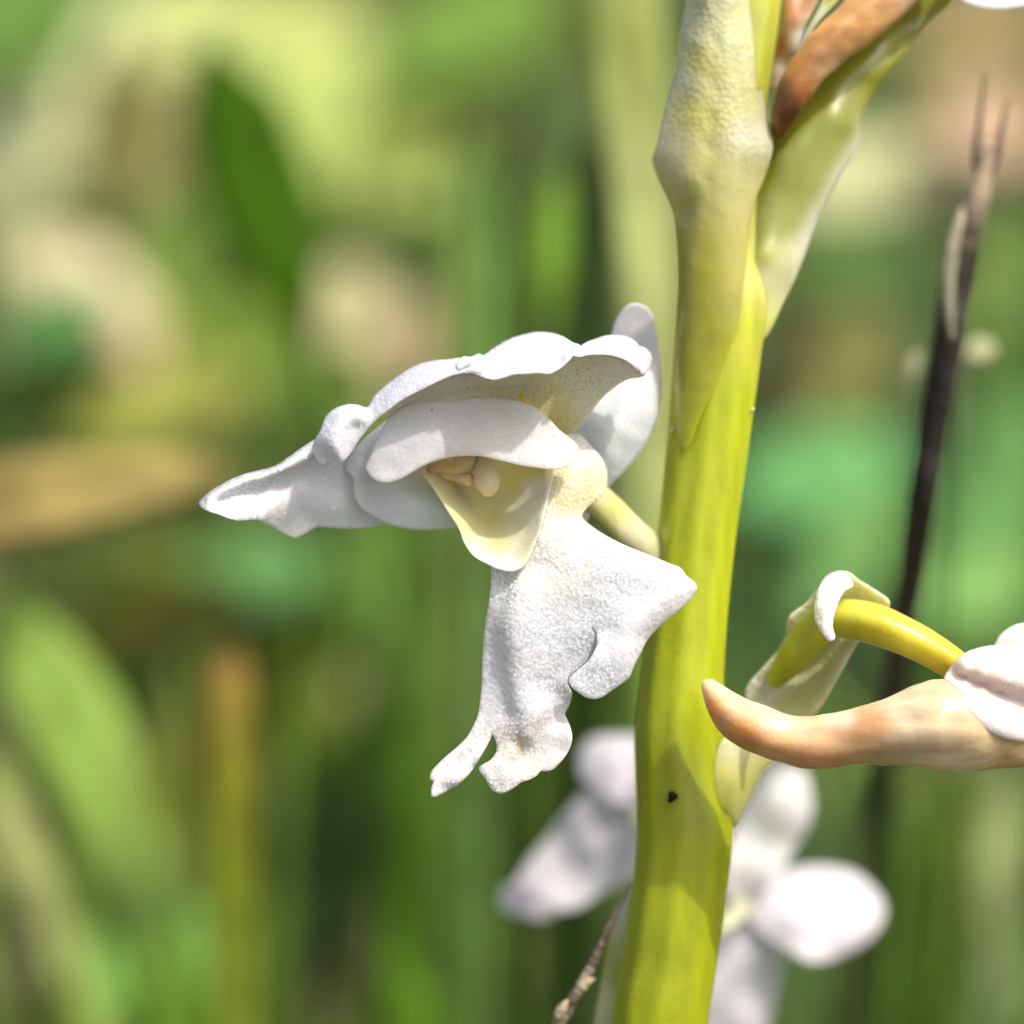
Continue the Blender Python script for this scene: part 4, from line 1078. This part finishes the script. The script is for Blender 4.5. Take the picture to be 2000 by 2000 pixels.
BG = [  # cx, cy, angle, length, width, d, colour, kind, label
    (40, 40, 20, 260, 180, 420, (.11, .2, .06), 'l', 'soft mid green leaf in the top left corner'),
    (165, 70, -20, 210, 140, 560, (.42, .44, .26), 'd', 'soft beige leaf near the top left corner'),
    (350, 60, 10, 280, 160, 600, (.38, .42, .22), 'l', 'pale grey green leaf at the top left'),
    (590, 120, -30, 380, 200, 640, (.30, .34, .15), 'l', 'large light yellow green leaf at the top'),
    (900, 60, 20, 330, 170, 560, (.14, .23, .06), 'l', 'mid green leaf at the top centre'),
    (30, 250, 70, 280, 190, 430, (.56, .56, .36), 'd', 'pale cream leaf at the upper left edge'),
    (205, 210, 80, 260, 90, 480, (.11, .10, .03), 'd', 'brown olive leaf left of the dark green leaf'),
    (300, 260, 70, 300, 80, 520, (.26, .24, .11), 'd', 'tan leaf beside the dark green leaf'),
    (660, 290, -25, 340, 190, 600, (.28, .34, .13), 'l', 'light green leaf right of the dark green leaf'),
    (800, 230, 30, 260, 150, 560, (.21, .25, .08), 'l', 'olive leaf at the top left of the grass tuft'),
    (150, 540, -30, 250, 130, 380, (.44, .38, .27), 'd', 'pinkish cream leaf at the left above the tan leaf'),
    (235, 610, -60, 190, 90, 400, (.42, .30, .20), 'd', 'pink brown leaf left of centre'),
    (110, 640, 60, 200, 130, 360, TEAL, 'l', 'blue green leaf below the pinkish cream leaf'),
    (320, 520, 80, 260, 100, 420, (.14, .21, .06), 'l', 'soft green leaf below the dark pointed leaf'),
    (450, 640, 10, 240, 120, 400, (.13, .18, .04), 'l', 'olive green leaf above the left wing'),
    (640, 590, 20, 190, 140, 420, (.40, .36, .22), 'd', 'beige leaf above the arch of the hood'),
    (755, 650, 80, 190, 100, 430, (.36, .28, .20), 'd', 'mauve beige leaf touching the left of the hood'),
    (560, 720, -20, 300, 130, 340, (.06, .11, .015), 'l', 'dark green leaf behind the curled tip of the hood'),
    (320, 770, 15, 320, 120, 330, (.22, .23, .07), 'l', 'yellowish green leaf above the tan leaf'),
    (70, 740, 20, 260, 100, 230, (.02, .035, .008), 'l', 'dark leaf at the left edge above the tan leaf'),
    (470, 1090, 10, 260, 130, 240, (.08, .18, .08), 'l', 'blue green leaf under the left wing'),  # sky reflection painted into the blue of this leaf
    (330, 1110, 40, 200, 100, 260, (.17, .17, .02), 'l', 'yellow olive leaf below the tan leaf'),
    (700, 1080, 80, 240, 130, 260, (.12, .22, .06), 'l', 'green leaf under the side petal'),
    (560, 1340, 80, 260, 110, 280, (.11, .16, .025), 'l', 'olive leaf left of the lip'),
    (300, 1820, 20, 260, 170, 180, (.15, .31, .09), 'l', 'light green leaf at the bottom left'),
    (900, 1700, 60, 240, 100, 300, (.24, .23, .10), 'd', 'tan leaf below the lip'),
    (950, 1840, 80, 220, 120, 260, (.28, .27, .14), 'd', 'pale tan leaf at the bottom beside the dry stalk'),
    (1560, 340, -10, 260, 150, 460, (.36, .36, .21), 'd', 'beige leaf at the upper right of the olive bract'),
    (1700, 330, 10, 250, 140, 480, (.42, .41, .26), 'd', 'cream leaf behind the seed stalk tip'),
    (1870, 240, -10, 190, 150, 470, (.36, .24, .18), 'd', 'mauve brown leaf at the upper right edge'),
    (1850, 60, 10, 260, 110, 560, (.28, .20, .11), 'd', 'brown leaf in the top right corner'),
    (1780, 160, 20, 200, 80, 520, (.09, .11, .03), 'l', 'dark green leaf below the top right corner'),
    (1600, 500, 10, 240, 120, 420, (.07, .13, .045), 'l', 'deep green leaf right of the stem below the olive bract'),
    (1890, 520, 70, 260, 110, 400, (.14, .21, .07), 'l', 'green leaf at the right edge behind the seed stalk'),
    (1485, 700, 85, 330, 90, 380, (.07, .065, .03), 'd', 'dark brown olive leaf beside the stem'),
    (1590, 700, 60, 240, 120, 400, (.20, .2, .09), 'l', 'olive leaf between stem and seed stalk'),
    (1560, 900, 10, 290, 170, 320, (.10, .25, .12), 'l', 'large blue green leaf between stem and seed stalk'),  # its blue is reflected sky put into the pigment
    (1880, 930, 75, 330, 150, 320, (.13, .27, .12), 'l', 'blue green leaf at the right edge beyond the seed stalk'),  # bluish from sky reflection painted into the colour
    (1850, 1120, 10, 200, 120, 300, (.17, .32, .13), 'l', 'light green leaf above the cut off flower'),
    (1600, 1050, 60, 220, 110, 280, (.16, .31, .13), 'l', 'light green leaf above the hooked bract'),
    (1620, 1480, 80, 200, 130, 340, (.27, .28, .12), 'd', 'straw coloured leaf under the tan spur'),
    (1790, 1450, 80, 200, 130, 330, (.20, .24, .09), 'd', 'olive straw leaf under the right end of the spur'),
    (1830, 1720, 40, 330, 190, 200, (.018, .034, .006), 'l', 'leaf painted near black for the shade at the lower right'),  # near-black pigment stands in for shaded grass gaps
    (1650, 1850, 70, 240, 120, 230, (.085, .16, .07), 'l', 'blue green leaf at the bottom right'),  # reflected sky worked into the green
    (1890, 1840, 40, 200, 110, 230, (.12, .15, .02), 'l', 'olive leaf in the bottom right corner'),
    (608, 1630, 80, 330, 250, 230, (.014, .026, .009), 'l', 'blackish green leaf standing in for the shaded gap between two blades'),  # shade pocket between the blades, put into leaf pigment
    (300, 1170, 15, 300, 130, 190, (.035, .038, .006), 'd', 'dark brown leaf standing in for the shade behind the lime leaf'),  # dark colour painted for a shaded hollow in the grass
    (1850, 662, 20, 46, 40, 34, (.40, .38, .26), 'd', 'tiny cream scrap added for a bright light spot right of the dark seed stalk'),  # added scrap: a bright blurred highlight painted as pale colour
    (1722, 690, 70, 52, 22, 30, (.28, .26, .19), 'd', 'tiny pale scrap added for a light spot just left of the dark seed stalk'),  # another light spot built as an added pale scrap
    (1130, 1360, 80, 280, 110, 220, (.03, .06, .008), 'l', 'dark green leaf painted as the shaded gap between lip and stem'),  # dark leaves down to the soft flower: gap shade in their pigment
    (470, 1850, 70, 220, 110, 240, (.025, .045, .008), 'l', 'dark leaf painted as shade behind the foot of the orange tipped blade'),
    (1700, 1680, 70, 300, 150, 210, (.022, .045, .008), 'l', 'dark green leaf painted as shade right of the soft white flower'),
    (1040, 470, 85, 260, 50, 112, (.16, .28, .05), 'l', 'slim bright green leaf in the tuft above the hood'),
    (900, 480, 85, 240, 40, 112, (.04, .075, .01), 'l', 'slim dark green leaf in the tuft above the hood'),
    (220, 1330, 75, 300, 90, 230, (.020, .040, .006), 'l', 'added dark green leaf for the shaded gap right of the wide lime leaf'),  # dark leaves from here on: added, shaded pockets painted as leaf colour
    (560, 1230, 30, 220, 110, 240, (.030, .045, .006), 'l', 'added dark olive leaf for the shade right of the burnt orange tip'),
    (690, 1420, 80, 300, 80, 250, (.025, .055, .008), 'l', 'added narrow dark leaf for the shade left of the two tongues of the lip'),
    (990, 1620, 60, 260, 110, 260, (.022, .045, .008), 'l', 'added dark green leaf for the shade beside the left soft flower'),
    (50, 1640, 80, 300, 80, 240, (.020, .038, .006), 'l', 'added dark green leaf for the shade between the two blades in the lower left corner'),
    (1730, 1900, 20, 280, 120, 220, (.020, .040, .007), 'l', 'added dark green leaf for the shade at the bottom between soft flower and right corner'),
    (1150, 1180, 80, 240, 90, 230, (.030, .065, .010), 'l', 'added dark green leaf for the shade behind the right lobe of the lip'),
    (1880, 1590, 85, 300, 60, 120, (.24, .28, .16), 'l', 'pale grey green leaf at the right edge below the cut off flower'),
]
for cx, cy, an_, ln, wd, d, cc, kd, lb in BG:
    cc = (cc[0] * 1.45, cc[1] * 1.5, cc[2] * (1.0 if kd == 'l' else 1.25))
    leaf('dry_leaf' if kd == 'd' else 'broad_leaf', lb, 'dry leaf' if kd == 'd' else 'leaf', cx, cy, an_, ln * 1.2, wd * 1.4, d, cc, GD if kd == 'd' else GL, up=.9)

# ------------------------------------------------------------------ ground and grass
gm = bpy.data.materials.new('meadow_soil')
gm.use_nodes = True
t = gm.node_tree
b = t.nodes['Principled BSDF']
co = t.nodes.new('ShaderNodeTexCoord')
n1 = t.nodes.new('ShaderNodeTexNoise')
n1.inputs['Scale'].default_value = 9
n1.inputs['Detail'].default_value = 8
rp = t.nodes.new('ShaderNodeValToRGB')
rp.color_ramp.elements[0].position = .32
rp.color_ramp.elements[0].color = (.012, .014, .005, 1)
rp.color_ramp.elements[1].position = .72
rp.color_ramp.elements[1].color = (.15, .14, .06, 1)
e = rp.color_ramp.elements.new(.52)
e.color = (.045, .055, .012, 1)
t.links.new(co.outputs['Object'], n1.inputs['Vector'])
t.links.new(n1.outputs['Fac'], rp.inputs[0])
t.links.new(rp.outputs[0], b.inputs['Base Color'])
b.inputs['Roughness'].default_value = .95
g = MB()
nx = 60
xs = np.sign(np.linspace(-1, 1, nx)) * np.abs(np.linspace(-1, 1, nx)) ** 3 * 60
ys = np.sign(np.linspace(-1, 1, nx)) * np.abs(np.linspace(-1, 1, nx)) ** 3 * 60 + 0.5
gv = np.array([(x, y, 0.012 * noise.noise(Vector((x * 6, y * 6, 0))) * (1 if abs(x) < 2 and abs(y) < 3 else 0) - 0.006) for y in ys for x in xs])
gf = [(j * nx + i, j * nx + i + 1, (j + 1) * nx + i + 1, (j + 1) * nx + i) for j in range(nx - 1) for i in range(nx - 1)]
g.add(gv, gf, (.1, .1, .1))
go = g.build('ground', gm, None, (0, 0, 0))
tag(go, 'green and brown meadow ground', None, None, 'structure')

NBL = 22000
FC = np.array([tuple(f[0]) for f in FOOT])
FD = np.array([tuple(f[1]) for f in FOOT])
FL = np.array([f[2] for f in FOOT])
FW = np.array([f[3] for f in FOOT])
CAMv, CFv = np.array(CAM), np.array(CF)
FZ = (FC - CAMv) @ CFv


def hides_leaf(p):
    """True for a blade of the short grass that would grow through or in front of a named leaf."""
    z = (p - CAMv) @ CFv
    q = CAMv + (p - CAMv)[None] * (FZ / z)[:, None]
    e = q - FC
    u = (e * FD).sum(1)
    v = np.linalg.norm(e - FD * u[:, None], axis=1)
    return bool(((z < FZ) & ((u / FL) ** 2 + (v / FW) ** 2 < 1)).any())


bv, bf, bc = [], [], []
for i in range(NBL):
    y = 0.10 + 3.6 * RNG.random() ** 1.9
    x = RNG.uniform(-1, 1) * (0.13 + 0.42 * (y + .11))
    if y < 0.16:
        continue
    h = RNG.uniform(.015, .05) * (1.0 if y > .3 else .7)
    wd = RNG.uniform(.0014, .0042)
    a = RNG.uniform(0, 2 * math.pi)
    ln = RNG.uniform(.1, .75) * h
    la = RNG.uniform(0, 2 * math.pi)
    r = RNG.random()
    patch = noise.noise(Vector((x * 9, y * 5, 4.2)))
    cc = np.array((.035, .10, .010)) * (1 - r) + np.array((.28, .42, .10)) * r * r ** .5
    if x > 0.03 * y and RNG.random() < .35:
        cc = np.array((.08, .22, .09)) * RNG.uniform(.7, 1.4)
    cc = cc * (1 + 1.1 * patch)
    if RNG.random() < .16 + .5 * noise.noise(Vector((x * 7 + 5, y * 4, 1.2))):
        cc = np.array((.44, .39, .21)) * RNG.uniform(.7, 1.1)
    dx, dy = math.cos(la) * ln, math.sin(la) * ln
    if RNG.random() < .72 and any(hides_leaf(np.array((x + dx * k ** 1.8, y + dy * k ** 1.8, h * k * .85))) for k in (.3, .65, 1.0)):
        continue
    sx, sy = math.cos(a) * wd / 2, math.sin(a) * wd / 2
    k0 = len(bv)
    for tt, ww in ((0, .8), (.35, 1), (.7, .7)):
        zz = h * (tt - .25 * tt * tt * ln / h)
        bv += [(x - sx * ww + dx * tt ** 1.8, y - sy * ww + dy * tt ** 1.8, zz - .008 * (tt == 0)), (x + sx * ww + dx * tt ** 1.8, y + sy * ww + dy * tt ** 1.8, zz - .008 * (tt == 0))]
    bv.append((x + dx, y + dy, h * (1 - .25 * ln / h)))
    bf += [(k0, k0 + 1, k0 + 3, k0 + 2), (k0 + 2, k0 + 3, k0 + 5, k0 + 4), (k0 + 4, k0 + 5, k0 + 6)]
    bc += [np.maximum(cc, .006)] * 7
for i in range(1500):
    y = RNG.uniform(.10, .55)
    x = RNG.uniform(-1, 1) * (0.03 + 0.21 * (y + .11))
    z0 = y + .11
    top = RNG.uniform(.30, 1.05) if RNG.random() < .8 else RNG.uniform(-.1, .3)      # how far below the line of sight it ends
    h = .158 - z0 * (math.tan(PITCH) + top * HALF * 1.1)
    if h < .012 or abs(x) < .012 and y < .1:
        continue
    wd = RNG.uniform(.0008, .0028)
    a = RNG.normal(0, .5)
    lean = RNG.normal(0, .16) * h
    r = RNG.random()
    cc = np.array((.03, .08, .008)) * (1 - r) + np.array((.26, .42, .06)) * r
    if RNG.random() < .15:
        cc = np.array((.42, .38, .2)) * RNG.uniform(.6, 1.1)
    if any(hides_leaf(np.array((x + lean * k * k, y, h * k))) for k in (.5, .75, .9, 1.0)) and RNG.random() < .8:
        continue
    sx, sy = math.cos(a) * wd / 2, math.sin(a) * wd / 2
    k0 = len(bv)
    for tt, ww in ((0, .8), (.35, 1), (.7, .75)):
        bv += [(x - sx * ww + lean * tt * tt, y - sy * ww, h * tt - .008 * (tt == 0)), (x + sx * ww + lean * tt * tt, y + sy * ww, h * tt - .008 * (tt == 0))]
    bv.append((x + lean, y, h))
    bf += [(k0, k0 + 1, k0 + 3, k0 + 2), (k0 + 2, k0 + 3, k0 + 5, k0 + 4), (k0 + 4, k0 + 5, k0 + 6)]
    bc += [cc] * 7
gr = MB()
gr.add(bv, bf, np.array(bc))
gro = gr.build('grass', M_LEAF, None, (0, 0, 0))
tag(gro, 'short mixed green and straw coloured meadow grass', None, None, 'stuff')
